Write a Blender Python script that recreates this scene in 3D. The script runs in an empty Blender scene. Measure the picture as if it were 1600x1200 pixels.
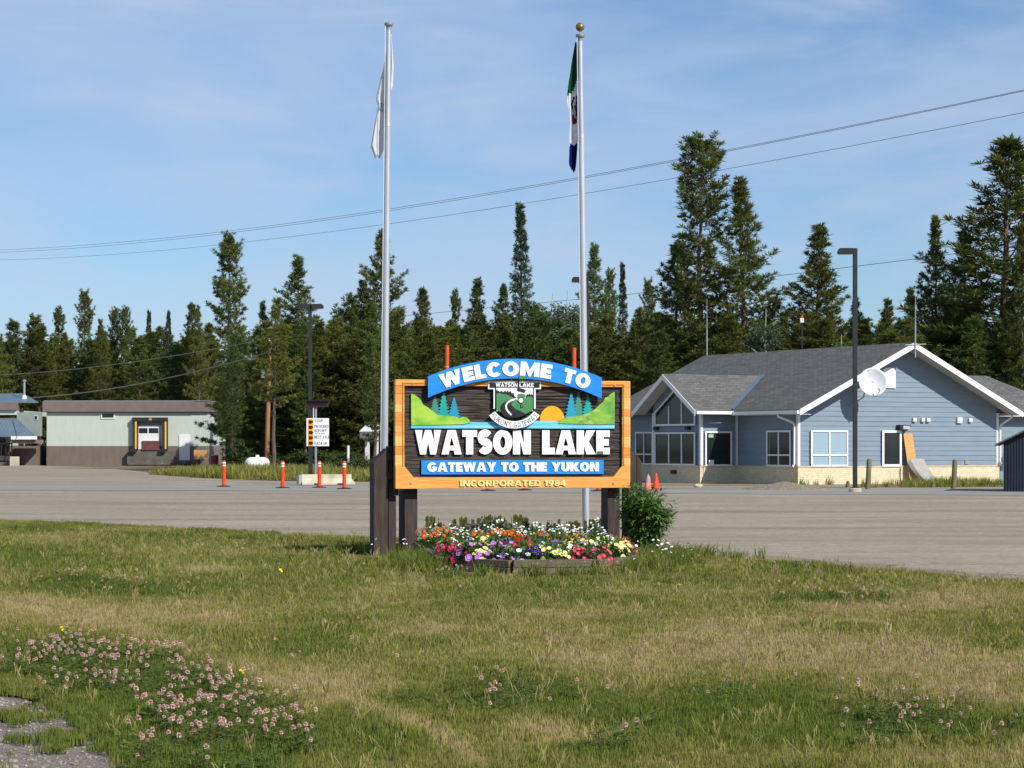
import bpy, bmesh, math, random
import numpy as np
from mathutils import Vector, Matrix
from mathutils.geometry import tessellate_polygon

random.seed(7)
SC = bpy.context.scene
COL = SC.collection
R = math.radians

# ------------------------------------------------------------------ camera
F, H, HZ = 3500.0, 1.57, 697.0          # focal length in photo pixels, eye height, horizon row
cam_d = bpy.data.cameras.new('camera'); cam = bpy.data.objects.new('camera', cam_d); COL.objects.link(cam)
cam_d.sensor_width = 36.0; cam_d.lens = 36.0 * F / 1600.0
cam_d.shift_y = (HZ - 600.0) / 1600.0
cam.location = (0, 0, H); cam.rotation_euler = (R(90), 0, 0)
cam_d.clip_start = 0.1; cam_d.clip_end = 6000
SC.camera = cam
SC.render.resolution_x = 1024; SC.render.resolution_y = 768

# ------------------------------------------------------------------ world and sun
SUN_AZ, SUN_EL = 46.0, 38.0              # degrees to the right of straight behind the camera, elevation
sd = Vector((math.sin(R(SUN_AZ)) * math.cos(R(SUN_EL)), -math.cos(R(SUN_AZ)) * math.cos(R(SUN_EL)), math.sin(R(SUN_EL))))
world = bpy.data.worlds.new('World'); SC.world = world; world.use_nodes = True
wn, wl = world.node_tree.nodes, world.node_tree.links
wn.clear()
wo = wn.new('ShaderNodeOutputWorld'); bg = wn.new('ShaderNodeBackground'); sky = wn.new('ShaderNodeTexSky')
sky.sky_type = 'NISHITA'; sky.sun_disc = False; sky.sun_elevation = R(SUN_EL)
sky.sun_rotation = math.atan2(sd.x, sd.y)
sky.altitude = 700; sky.air_density = 1.0; sky.dust_density = 0.7; sky.ozone_density = 2.5
bg.inputs['Strength'].default_value = 0.088
tc = wn.new('ShaderNodeTexCoord')
def wnoise(scale, stretch, detail, lo, hi, rot=0.0):
    mp = wn.new('ShaderNodeMapping'); mp.inputs['Scale'].default_value = stretch; mp.inputs['Rotation'].default_value = (0, rot, 0)
    wl.new(tc.outputs['Generated'], mp.inputs['Vector'])
    n = wn.new('ShaderNodeTexNoise'); n.inputs['Scale'].default_value = scale; n.inputs['Detail'].default_value = detail
    n.inputs['Roughness'].default_value = 0.55; n.inputs['Distortion'].default_value = 0.6
    wl.new(mp.outputs[0], n.inputs['Vector'])
    r = wn.new('ShaderNodeMapRange'); r.inputs['From Min'].default_value = lo; r.inputs['From Max'].default_value = hi
    r.interpolation_type = 'SMOOTHSTEP'
    wl.new(n.outputs['Fac'], r.inputs['Value']); return r.outputs[0]
c1 = wnoise(4.6, (1, 1, 2.4), 6, 0.36, 0.66, 0.5)
c2 = wnoise(9.0, (1, 1, 4.0), 7, 0.40, 0.80, 0.4)
mx = wn.new('ShaderNodeMath'); mx.operation = 'MULTIPLY_ADD'; mx.inputs[1].default_value = 0.56
wl.new(c1, mx.inputs[0])
m2 = wn.new('ShaderNodeMath'); m2.operation = 'MULTIPLY'; m2.inputs[1].default_value = 0.35; wl.new(c2, m2.inputs[0]); wl.new(m2.outputs[0], mx.inputs[2])
mx.use_clamp = True
tint = wn.new('ShaderNodeMix'); tint.data_type = 'RGBA'; tint.blend_type = 'MULTIPLY'; tint.inputs[0].default_value = 1.0
wl.new(sky.outputs[0], tint.inputs[6]); tint.inputs[7].default_value = (0.70, 0.86, 1.04, 1)
cm = wn.new('ShaderNodeMix'); cm.data_type = 'RGBA'
wl.new(mx.outputs[0], cm.inputs[0]); wl.new(tint.outputs[2], cm.inputs[6]); cm.inputs[7].default_value = (4.5, 5.4, 7.0, 1)
wl.new(cm.outputs[2], bg.inputs['Color']); wl.new(bg.outputs[0], wo.inputs['Surface'])
sl = bpy.data.lights.new('sun', 'SUN'); sl.energy = 4.2; sl.angle = R(0.53); sl.color = (1.0, 0.945, 0.86)
so = bpy.data.objects.new('sun', sl); COL.objects.link(so); so.rotation_euler = sd.to_track_quat('Z', 'Y').to_euler(); so.location = (20, -20, 40)
SC.view_settings.view_transform = 'Standard'; SC.view_settings.look = 'None'
SC.view_settings.exposure = 0.38; SC.view_settings.gamma = 1.0; SC.view_settings.use_curve_mapping = False
SC.cycles.max_bounces = 6; SC.cycles.transparent_max_bounces = 6

# ------------------------------------------------------------------ helpers
def tag(o, label=None, cat=None, group=None, kind=None):
    if label: o['label'] = label
    if cat: o['category'] = cat
    if group: o['group'] = group
    if kind: o['kind'] = kind
    return o
def E(name, label, cat, loc=(0, 0, 0), rz=0.0, group=None):
    o = bpy.data.objects.new(name, None); COL.objects.link(o); o.empty_display_size = 0.2
    o.location = loc; o.rotation_euler = (0, 0, rz)
    return tag(o, label, cat, group)
class MB:
    def __init__(s): s.v, s.f, s.m = [], [], []
    def add(s, vs, fs, m=0):
        b = len(s.v); s.v += [tuple(v) for v in vs]; s.f += [tuple(i + b for i in f) for f in fs]; s.m += [m] * len(fs); return s
    def box(s, x0, x1, y0, y1, z0, z1, m=0, mat=None):
        vs = [Vector(p) for p in ((x0,y0,z0),(x1,y0,z0),(x1,y1,z0),(x0,y1,z0),(x0,y0,z1),(x1,y0,z1),(x1,y1,z1),(x0,y1,z1))]
        if mat: vs = [mat @ v for v in vs]
        return s.add(vs, [(0,3,2,1),(4,5,6,7),(0,1,5,4),(1,2,6,5),(2,3,7,6),(3,0,4,7)], m)
    def tube(s, pts, rad, n=8, m=0, cap=True):
        pts = [Vector(p) for p in pts]
        if not isinstance(rad, (list, tuple)): rad = [rad] * len(pts)
        base = len(s.v); ref = None
        for i, p in enumerate(pts):
            d = (pts[min(i+1, len(pts)-1)] - pts[max(i-1, 0)])
            d = d.normalized() if d.length > 1e-9 else Vector((0,0,1))
            if ref is None: ref = Vector((1,0,0)) if abs(d.x) < 0.9 else Vector((0,1,0))
            u = (ref - d * ref.dot(d)).normalized(); w = d.cross(u); ref = u
            for k in range(n):
                a = 2 * math.pi * k / n; s.v.append(tuple(p + (u * math.cos(a) + w * math.sin(a)) * rad[i]))
        for i in range(len(pts) - 1):
            for k in range(n):
                a, b = base + i*n + k, base + i*n + (k+1) % n
                s.f.append((a, b, b + n, a + n)); s.m.append(m)
        if cap:
            s.f.append(tuple(base + k for k in range(n))[::-1]); s.m.append(m)
            e = base + (len(pts)-1)*n; s.f.append(tuple(e + k for k in range(n))); s.m.append(m)
        return s
    def _lathe(s, prof, n=16, m=0, o=(0,0,0)):
        b = len(s.v)
        for r, z in prof:
            for k in range(n):
                a = 2*math.pi*k/n; s.v.append((o[0]+max(r,1e-4)*math.cos(a), o[1]+max(r,1e-4)*math.sin(a), o[2]+z))
        for i in range(len(prof)-1):
            for k in range(n):
                p, q = b+i*n+k, b+i*n+(k+1)%n; s.f.append((p, q, q+n, p+n)); s.m.append(m)
        s.f.append(tuple(b+k for k in range(n))[::-1]); s.m.append(m)
        e = b+(len(prof)-1)*n; s.f.append(tuple(e+k for k in range(n))); s.m.append(m)
        return s
    def prism(s, loops, y0, y1, m=0):
        """loops: list of 2-D loops (outer, holes...) in the xz plane, extruded from y0 (front, viewer side) to y1"""
        tris = tessellate_polygon([[Vector((p[0], p[1], 0)) for p in L] for L in loops])
        flat = [p for L in loops for p in L]; n = len(flat)
        vs = [(p[0], y0, p[1]) for p in flat] + [(p[0], y1, p[1]) for p in flat]; fs = []
        for t in tris:
            a, b, c = (flat[i] for i in t)
            ar = (b[0]-a[0])*(c[1]-a[1]) - (b[1]-a[1])*(c[0]-a[0])
            t = tuple(t) if ar > 0 else tuple(t)[::-1]
            fs.append(t); fs.append(tuple(i + n for i in t)[::-1])
        o = 0
        for L in loops:
            k = len(L)
            for i in range(k):
                a, b = o + i, o + (i+1) % k; fs.append((a, a+n, b+n, b))
            o += k
        return s.add(vs, fs, m)
    def mesh(s, name, mats):
        me = bpy.data.meshes.new(name); me.from_pydata(s.v, [], s.f)
        for mt in (mats if isinstance(mats, (list, tuple)) else [mats]): me.materials.append(mt)
        me.polygons.foreach_set('material_index', s.m); me.update()
        return me
    def build(s, name, mats, parent=None, loc=(0,0,0), rot=(0,0,0), smooth=False, fix=True):
        me = s.mesh(name, mats)
        if fix:
            bm = bmesh.new(); bm.from_mesh(me); bmesh.ops.recalc_face_normals(bm, faces=bm.faces); bm.to_mesh(me); bm.free()
        if smooth: shade(me)
        o = bpy.data.objects.new(name, me); COL.objects.link(o); o.parent = parent; o.location = loc; o.rotation_euler = rot
        return o
def shade(me, ang=40):
    me.polygons.foreach_set('use_smooth', [True]*len(me.polygons))
    try: me.set_sharp_from_angle(angle=R(ang))
    except Exception: pass
def obj(name, me, parent=None, loc=(0,0,0), rot=(0,0,0), sc=None):
    o = bpy.data.objects.new(name, me); COL.objects.link(o); o.parent = parent; o.location = loc; o.rotation_euler = rot
    if sc: o.scale = sc
    return o
def bevel(o, w=0.006, seg=2):
    m = o.modifiers.new('bevel', 'BEVEL'); m.width = w; m.segments = seg; m.limit_method = 'ANGLE'; m.angle_limit = R(35); return o
def G(px, py):                            # photo pixel of a ground point -> world
    Y = F * H / (py - HZ); return ((px - 800) / F * Y, Y)
def P(px, py, Y): return Vector(((px - 800) / F * Y, Y, H + (HZ - py) / F * Y))

def vnoise(x, y, seed=0):
    x = np.asarray(x, float); y = np.asarray(y, float)
    xi = np.floor(x).astype(np.int64); yi = np.floor(y).astype(np.int64); fx = x - xi; fy = y - yi
    def h(a, b):
        n = (a * 374761393 + b * 668265263 + seed * 974634777) & 0xffffffff
        n = ((n ^ (n >> 13)) * 1274126177) & 0xffffffff
        return ((n ^ (n >> 16)) & 0xffff) / 65535.0
    u = fx*fx*(3-2*fx); v = fy*fy*(3-2*fy)
    return (h(xi,yi)*(1-u)+h(xi+1,yi)*u)*(1-v) + (h(xi,yi+1)*(1-u)+h(xi+1,yi+1)*u)*v
def fbm(x, y, seed=0, o=4):
    t, a, s = 0, 0.5, 0
    for i in range(o): t = t + a*vnoise(x*2**i, y*2**i, seed+i); s += a; a *= 0.55
    return t / s
def inpoly(poly, x, y):
    x = np.asarray(x); y = np.asarray(y); r = np.zeros(x.shape, bool); n = len(poly)
    for i in range(n):
        (ax, ay), (bx, by) = poly[i], poly[(i+1) % n]
        c = ((ay > y) != (by > y)) & (x < (bx-ax)*(y-ay)/(by-ay+1e-12)+ax); r ^= c
    return r

# ------------------------------------------------------------------ materials
def lin(r, g, b): return tuple(((c/255)/12.92 if c/255 <= 0.04045 else ((c/255+0.055)/1.055)**2.4) for c in (r, g, b))
def M(name, col, col2=None, scale=6.0, rough=0.75, bump=0.0, bscale=None, stretch=(1,1,1), metal=0.0, spec=0.3, detail=4, lo=0.35, hi=0.65, pos=False, bdist=0.01, trans=0.0, rnd=0.0, col3=None, scale3=1.0, lo3=0.5, hi3=0.7):
    m = bpy.data.materials.new(name); m.use_nodes = True; n, l = m.node_tree.nodes, m.node_tree.links
    b = n['Principled BSDF']; b.inputs['Roughness'].default_value = rough; b.inputs['Metallic'].default_value = metal
    b.inputs['Specular IOR Level'].default_value = spec; b.inputs['Base Color'].default_value = (*col, 1)
    vec = None
    if col2 or bump:
        if pos: src = n.new('ShaderNodeNewGeometry').outputs['Position']
        else: src = n.new('ShaderNodeTexCoord').outputs['Object']
        mp = n.new('ShaderNodeMapping'); mp.inputs['Scale'].default_value = stretch; l.new(src, mp.inputs['Vector']); vec = mp.outputs[0]
    out = None
    def noise(sc, det):
        t = n.new('ShaderNodeTexNoise'); t.inputs['Scale'].default_value = sc; t.inputs['Detail'].default_value = det; t.inputs['Roughness'].default_value = 0.6
        l.new(vec, t.inputs['Vector']); return t.outputs['Fac']
    def rng(f, a, c):
        r = n.new('ShaderNodeMapRange'); r.inputs['From Min'].default_value = a; r.inputs['From Max'].default_value = c; l.new(f, r.inputs['Value']); return r.outputs[0]
    def mix(f, a, c, bt='MIX'):
        x = n.new('ShaderNodeMix'); x.data_type = 'RGBA'; x.blend_type = bt
        for k, v in ((0, f), (6, a), (7, c)):
            if hasattr(v, 'is_output'): l.new(v, x.inputs[k])
            else: x.inputs[k].default_value = v if k == 0 else (*v[:3], 1)
        return x.outputs[2]
    if col2:
        out = mix(rng(noise(scale, detail), lo, hi), col, col2)
        if col3: out = mix(rng(noise(scale3, 3), lo3, hi3), out, col3)
        if rnd:
            oi = n.new('ShaderNodeObjectInfo'); r = n.new('ShaderNodeMapRange'); r.inputs['To Min'].default_value = 1-rnd; r.inputs['To Max'].default_value = 1+rnd
            l.new(oi.outputs['Random'], r.inputs['Value']); cx = n.new('ShaderNodeVectorMath'); cx.operation = 'SCALE'
            l.new(out, cx.inputs[0]); l.new(r.outputs[0], cx.inputs['Scale']); out = cx.outputs[0]
        l.new(out, b.inputs['Base Color'])
    if bump:
        bp = n.new('ShaderNodeBump'); bp.inputs['Strength'].default_value = bump; bp.inputs['Distance'].default_value = bdist
        l.new(noise(bscale or scale*4, 5), bp.inputs['Height']); l.new(bp.outputs[0], b.inputs['Normal'])
    if trans:
        tr = n.new('ShaderNodeBsdfTranslucent'); ms = n.new('ShaderNodeMixShader'); ms.inputs[0].default_value = trans
        if out: l.new(out, tr.inputs['Color'])
        else: tr.inputs['Color'].default_value = (*col, 1)
        l.new(b.outputs[0], ms.inputs[1]); l.new(tr.outputs[0], ms.inputs[2]); l.new(ms.outputs[0], n['Material Output'].inputs['Surface'])
    return m
def stripes(m, axis, freq, strength=0.5, dist=0.02, width=None):
    """corrugation / joint relief added to a material through a wave bump"""
    n, l = m.node_tree.nodes, m.node_tree.links; b = n['Principled BSDF']
    t = n.new('ShaderNodeTexCoord'); w = n.new('ShaderNodeTexWave'); w.bands_direction = axis; w.wave_profile = 'SIN'; w.inputs['Scale'].default_value = freq
    l.new(t.outputs['Object'], w.inputs['Vector']); bp = n.new('ShaderNodeBump'); bp.inputs['Strength'].default_value = strength; bp.inputs['Distance'].default_value = dist
    l.new(w.outputs['Fac'], bp.inputs['Height'])
    if b.inputs['Normal'].links: l.new(b.inputs['Normal'].links[0].from_socket, bp.inputs['Normal'])
    l.new(bp.outputs[0], b.inputs['Normal']); return m

def fol(name, a, b, trans=0.2, scale=1.6, rnd=0.22):
    return M(name, a, b, scale=scale, rough=0.7, spec=0.15, lo=0.35, hi=0.68, trans=trans, rnd=rnd)
m_alu = M('brushed_aluminium', (0.62,0.63,0.65), (0.52,0.53,0.56), scale=3, rough=0.38, metal=0.55, spec=0.5, stretch=(6,6,0.6))
m_white = M('white_paint', (0.80,0.80,0.80), (0.72,0.72,0.71), scale=4, rough=0.5)
m_whitesign = M('sign_white', (0.86,0.86,0.85), (0.80,0.80,0.80), scale=6, rough=0.45)
m_black = M('black_paint', (0.018,0.018,0.02), (0.03,0.03,0.032), scale=5, rough=0.5)
m_rubber = M('black_rubber', (0.02,0.02,0.02), (0.04,0.038,0.036), scale=12, rough=0.9)
m_navy = M('dark_edge', (0.012,0.02,0.05), (0.02,0.03,0.06), scale=6, rough=0.5)
m_blue = M('sign_blue', lin(28,126,220), lin(38,140,230), scale=3, rough=0.42, stretch=(1,1,6))
m_post = M('dark_brown_stain', (0.034,0.024,0.020), (0.064,0.047,0.040), scale=7, rough=0.75, bump=0.35, bscale=30, stretch=(5,5,0.5), bdist=0.004)
m_panel = M('sandblasted_cedar', (0.026,0.021,0.018), (0.12,0.10,0.088), scale=9, rough=0.85, bump=0.8, bscale=22, stretch=(0.35,1,7), bdist=0.006, lo=0.38, hi=0.72)
def cedar(nm, a, b): return M(nm, a, b, scale=8, rough=0.5, bump=0.12, bscale=30, stretch=(0.5,1,9), bdist=0.002, spec=0.35)
m_ced = [cedar('clear_cedar_gold', lin(214,140,58), lin(232,168,88)), cedar('clear_cedar_amber', lin(203,122,42), lin(222,150,66)), cedar('clear_cedar_pale', lin(228,164,84), lin(240,190,118))]
m_cream = M('cream_letter', lin(246,218,150), lin(238,205,135), scale=5, rough=0.5)
m_or = M('safety_orange', lin(240,72,20), lin(225,60,18), scale=5, rough=0.5)
m_refl = M('reflective_white_band', (0.85,0.83,0.80), (0.7,0.68,0.66), scale=8, rough=0.3)
m_bronze = M('dark_lamp_post', (0.022,0.024,0.026), (0.032,0.034,0.037), scale=4, rough=0.45)
m_conc = M('pale_concrete', lin(196,186,166), lin(176,166,146), scale=4, rough=0.9, bump=0.2, bscale=40, bdist=0.004, col3=lin(150,140,122), scale3=1.3, lo3=0.58, hi3=0.8)
m_glass = M('dark_window_glass', (0.012,0.018,0.018), (0.022,0.03,0.03), scale=1.2, rough=0.05, spec=0.35)
m_glassb = M('window_with_blind', lin(150,172,186), lin(140,162,178), scale=20, rough=0.12, spec=0.6, stretch=(0.1,0.1,4))
m_galv = M('galvanised_steel', (0.42,0.43,0.44), (0.34,0.35,0.36), scale=8, rough=0.45, metal=0.5)
# ------------------------------------------------------------------ ground, apron, lane, lawn
LAWN_EDGE = [(-30.0, 64.0), G(0,815), G(300,829), G(580,843), (-1.9,36.2), (-0.9,36.6), (0.8,35.6), (2.1,33.6), G(1050,869), G(1200,878), G(1400,893), G(1600,910), (12.0,18.2), (22.0,6.0)]
LAWN = LAWN_EDGE + [(22.0,-8.0), (-30.0,-8.0)]
GRAV = [G(-60,1085), G(30,1092), G(75,1108), G(120,1140), G(165,1172), G(195,1215), (-1.75,8.5), (-1.2,5), (-1.0,-6), (-9,-6), (-9,11)]
def hz(x, y):
    x = np.asarray(x, float); y = np.asarray(y, float)
    return 0.022 + 0.075*(fbm(x*0.55, y*0.45, 3)-0.5)*np.clip((y-6)/6, 0, 1)*np.clip((46-y)/10,0,1) + 0.02*(vnoise(x*2.3, y*2.3, 9)-0.5)
def pxy(x, y): return 800 + F*x/y, HZ + F*H/y
def curve_d(pts, px, py):
    ys = np.interp(px, [p[0] for p in pts], [p[1] for p in pts]); return py - ys
BAND1 = [(-300,880),(0,930),(200,985),(280,1020),(500,1062),(750,1105),(1000,1190)]
BAND2 = [(380,1050),(425,1070),(560,1105),(675,1152),(760,1200)]
DRYZ = [((1150,1015),(430,75)), ((1500,1070),(260,60)), ((900,965),(180,24)), ((330,893),(90,9)), ((640,985),(120,20)), ((1450,950),(280,26)), ((120,960),(260,26))]
CLV = [G(15,1018), G(110,1008), G(215,1030), G(330,1072), G(430,1120), G(490,1150), G(470,1200), G(440,1240), G(200,1240), G(225,1180), G(190,1120), G(90,1090), G(40,1062)]
CLV2 = [((760,1105),(170,34)), ((1180,1110),(140,30)), ((1000,1130),(120,22)), ((1430,1140),(210,40)), ((130,917),(90,9)), ((235,928),(80,10)), ((960,1185),(90,16)), ((700,905),(40,6)), ((1300,940),(140,10))]
def elps(zones, px, py):
    d = np.zeros(px.shape)
    for (cx, cy), (rx, ry) in zones: d = np.maximum(d, np.clip(1.25 - np.hypot((px-cx)/rx, (py-cy)/ry), 0, 1))
    return np.clip(d, 0, 1)
def dryness(x, y):
    x = np.asarray(x, float); y = np.asarray(y, float); yy = np.maximum(y, 3.0)
    px, py = pxy(x, yy)
    d = 0.25 + 1.2*(fbm(x*0.8, y*0.42, 21)-0.42)
    t1 = np.exp(-(curve_d(BAND1, px, py)/np.interp(py,[900,1200],[9,26]))**2)
    t2 = np.exp(-(curve_d(BAND2, px, py)/14)**2) * ((px > 385) & (px < 760))
    d = d + 0.4*t1 + 0.7*t2 + 0.78*elps(DRYZ, px, py)*(0.45+fbm(x*1.3, y*0.8, 33)) - 0.5*elps(CLV2, px, py)
    d = np.where(inpoly(CLV, x, y), d - 0.5, d)
    d = d + 0.25*(vnoise(x*3.1, y*2.2, 5)-0.5)
    return np.clip(d, 0, 1)

def sheet(name, poly, z, mat, zsub=None):
    mb = MB(); me = bpy.data.meshes.new(name)
    t = tessellate_polygon([[Vector((p[0], p[1], 0)) for p in poly]])
    mb.add([(p[0], p[1], z) for p in poly], [tuple(f) for f in t]); o = mb.build(name, mat)
    if sum(p.normal.z for p in o.data.polygons) < 0: o.data.flip_normals()
    tag(o, kind='structure'); return o

m_ground = M('forest_floor_dirt', lin(120,105,80), lin(95,92,58), scale=0.25, rough=0.95, pos=True, detail=8, bump=0.3, bscale=3, bdist=0.05)
def apron_material():
    m = bpy.data.materials.new('dusty_chipseal'); m.use_nodes = True; n, l = m.node_tree.nodes, m.node_tree.links; b = n['Principled BSDF']
    b.inputs['Roughness'].default_value = 0.92; b.inputs['Specular IOR Level'].default_value = 0.2
    g = n.new('ShaderNodeNewGeometry')
    def nz(scale, stretch, rot, det, lo, hi):
        mp = n.new('ShaderNodeMapping'); mp.vector_type = 'POINT'; mp.inputs['Scale'].default_value = stretch; mp.inputs['Rotation'].default_value = (0,0,R(rot))
        l.new(g.outputs['Position'], mp.inputs['Vector']); t = n.new('ShaderNodeTexNoise'); t.inputs['Scale'].default_value = scale; t.inputs['Detail'].default_value = det
        t.inputs['Roughness'].default_value = 0.62
        l.new(mp.outputs[0], t.inputs['Vector']); r = n.new('ShaderNodeMapRange'); r.inputs['From Min'].default_value = lo; r.inputs['From Max'].default_value = hi
        l.new(t.outputs['Fac'], r.inputs['Value']); return r.outputs[0]
    def mix(f, a, c, k=None):
        x = n.new('ShaderNodeMix'); x.data_type = 'RGBA'; l.new(f, x.inputs[0])
        for i, v in ((6, a), (7, c)):
            if hasattr(v, 'is_output'): l.new(v, x.inputs[i])
            else: x.inputs[i].default_value = (*v, 1)
        return x.outputs[2]
    c = mix(nz(1.0, (0.16,0.4,1), 12, 7, 0.36, 0.66), lin(140,129,111), lin(162,152,134))
    c = mix(nz(1.0, (0.05,0.30,1), 20, 6, 0.50, 0.72), c, lin(120,108,92))          # darker wheel paths
    c = mix(nz(1.0, (0.05,0.25,1), -6, 6, 0.52, 0.74), c, lin(172,162,145))
    c = mix(nz(3.0, (1,1,1), 0, 6, 0.52, 0.75), c, lin(176,166,148))
    c = mix(nz(9.0, (1,1,1), 0, 5, 0.50, 0.72), c, lin(122,112,97)); c = mix(nz(45.0, (1,1,1), 0, 2, 0.54, 0.70), c, lin(92,84,74))
    l.new(c, b.inputs['Base Color'])
    bp = n.new('ShaderNodeBump'); bp.inputs['Strength'].default_value = 0.5; bp.inputs['Distance'].default_value = 0.012
    l.new(nz(26, (1,1,1), 0, 4, 0, 1), bp.inputs['Height']); l.new(bp.outputs[0], b.inputs['Normal']); return m
m_apron = apron_material()
m_lane = M('grey_asphalt_lane', lin(146,143,135), lin(126,123,116), scale=1.0, stretch=(0.06,0.8,1), rough=0.9, pos=True, detail=7, bump=0.3, bscale=30, bdist=0.01, col3=lin(158,152,142), scale3=0.6, lo3=0.55, hi3=0.75)
sheet('ground', [(-1500,-60),(1500,-60),(1500,3000),(-1500,3000)], -0.06, m_ground)
sheet('apron_pavement', [(-140,-20),(90,-20),(90,96),(40,97),(9,100),(4,104),(-3,108),(-10,112),(-20,128),(-30,165),(-40,186.5),(-140,190)], -0.02, m_apron)
# smoother weigh-scale lane crossing the apron, seen as a grey band under the bollards
sheet('scale_lane', [(-90,101),(-16,92.5),(0,87.5),(30,79.5),(60,73),(60,62),(30,68.5),(4,75),(-14,80.5),(-90,88)], -0.012, m_lane)

# brown gravelly margin where the pavement meets the grass
m_edge = M('brown_gravel_margin', lin(124,112,94), lin(146,134,114), scale=1.6, rough=.95, pos=True, detail=8, bump=.6, bscale=25, bdist=.02, lo=.38, hi=.66, col3=lin(104,93,78), scale3=9, lo3=.5, hi3=.66)
eq = random.Random(8); EDGE = []
for (ax, ay), (bx_, by) in zip(LAWN_EDGE[:-1], LAWN_EDGE[1:]):
    L = math.hypot(bx_-ax, by-ay); n = max(2, int(L/.5)); nx_, ny_ = -(by-ay)/L, (bx_-ax)/L
    if ny_ < 0: nx_, ny_ = -nx_, -ny_
    for i in range(n): EDGE.append((ax+(bx_-ax)*i/n + nx_*eq.uniform(.7,1.5), ay+(by-ay)*i/n + ny_*eq.uniform(.7,1.5)))
sheet('gravel_margin', EDGE + [(16,8), (-16,30), (-30,50)], -.014, m_edge)
def lawn_material():
    m = bpy.data.materials.new('lawn_thatch'); m.use_nodes = True; n, l = m.node_tree.nodes, m.node_tree.links; b = n['Principled BSDF']; b.inputs['Roughness'].default_value = 0.95
    b.inputs['Specular IOR Level'].default_value = 0.1
    a = n.new('ShaderNodeAttribute'); a.attribute_name = 'dry'; g = n.new('ShaderNodeNewGeometry')
    t = n.new('ShaderNodeTexNoise'); t.inputs['Scale'].default_value = 22; t.inputs['Detail'].default_value = 5; l.new(g.outputs['Position'], t.inputs['Vector'])
    x = n.new('ShaderNodeMix'); x.data_type = 'RGBA'; l.new(a.outputs['Fac'], x.inputs[0]); x.inputs[6].default_value = (*lin(86,86,42),1); x.inputs[7].default_value = (*lin(136,118,84),1)
    y = n.new('ShaderNodeMix'); y.data_type = 'RGBA'; y.blend_type = 'MULTIPLY'; y.inputs[0].default_value = 0.8; l.new(x.outputs[2], y.inputs[6])
    cr = n.new('ShaderNodeMapRange'); cr.inputs['To Min'].default_value = 0.45; cr.inputs['To Max'].default_value = 1.3; l.new(t.outputs['Fac'], cr.inputs['Value'])
    l.new(cr.outputs[0], y.inputs[7]); l.new(y.outputs[2], b.inputs['Base Color']); return m
def lawn():
    xs = np.arange(-20, 14.01, 0.22); ys = np.concatenate([np.arange(4, 26, 0.22), np.arange(26, 56.01, 0.3)])
    X, Y = np.meshgrid(xs, ys); Z = hz(X, Y); nx, ny = len(xs), len(ys)
    ex = X + 0.5*(fbm(X*0.9, Y*0.9, 51)-0.5); ey = Y + 0.9*(fbm(X*0.9, Y*0.9, 52)-0.5)
    keep = inpoly(LAWN, ex, ey) & ~inpoly(GRAV, ex*1.0+0.12*(vnoise(X*4,Y*4,4)-0.5), ey)
    v = np.stack([X.ravel(), Y.ravel(), Z.ravel()], 1); idx = np.arange(nx*ny).reshape(ny, nx)
    kf = keep[:-1,:-1] & keep[1:,:-1] & keep[:-1,1:] & keep[1:,1:]
    f = np.stack([idx[:-1,:-1][kf], idx[:-1,1:][kf], idx[1:,1:][kf], idx[1:,:-1][kf]], 1)
    used = np.unique(f); rm = -np.ones(nx*ny, int); rm[used] = np.arange(len(used))
    me = bpy.data.meshes.new('lawn'); me.from_pydata(v[used].tolist(), [], rm[f].tolist())
    at = me.attributes.new('dry', 'FLOAT', 'POINT'); at.data.foreach_set('value', dryness(X.ravel()[used], Y.ravel()[used]).astype(np.float32))
    me.materials.append(lawn_material()); shade(me, 180); o = obj('lawn', me); tag(o, kind='structure')
lawn()
m_gravel = M('grey_road_gravel', lin(140,132,120), lin(104,97,88), scale=30, rough=0.95, pos=True, detail=6, bump=1.0, bscale=55, bdist=0.02, lo=0.4, hi=0.62, col3=lin(176,168,156), scale3=60, lo3=0.58, hi3=0.68)
sheet('gravel_shoulder', GRAV, 0.006, m_gravel)
# ------------------------------------------------------------------ heavy sign lettering, outlines drawn by code
def arc(cx, cy, rx, ry, a0, a1, n=14): return [(cx+rx*math.cos(R(a0+(a1-a0)*i/n)), cy+ry*math.sin(R(a0+(a1-a0)*i/n))) for i in range(n+1)]
def stroke(c, t):
    L, Rr = [], []
    for i in range(len(c)):
        a, b = c[max(i-1,0)], c[min(i+1,len(c)-1)]; dx, dy = b[0]-a[0], b[1]-a[1]; q = math.hypot(dx,dy) or 1
        L.append((c[i][0]-dy/q*t/2, c[i][1]+dx/q*t/2)); Rr.append((c[i][0]+dy/q*t/2, c[i][1]-dx/q*t/2))
    return L + Rr[::-1]
GW = dict(W=1.28,E=.66,L=.62,C=.86,O=.98,M=1.12,T=.74,A=1.0,S=.74,N=.90,K=.94,G=.94,Y=.94,H=.88,U=.86,I=.30,R=.82,P=.76,D=.86,X=.92,B=.80)
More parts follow.
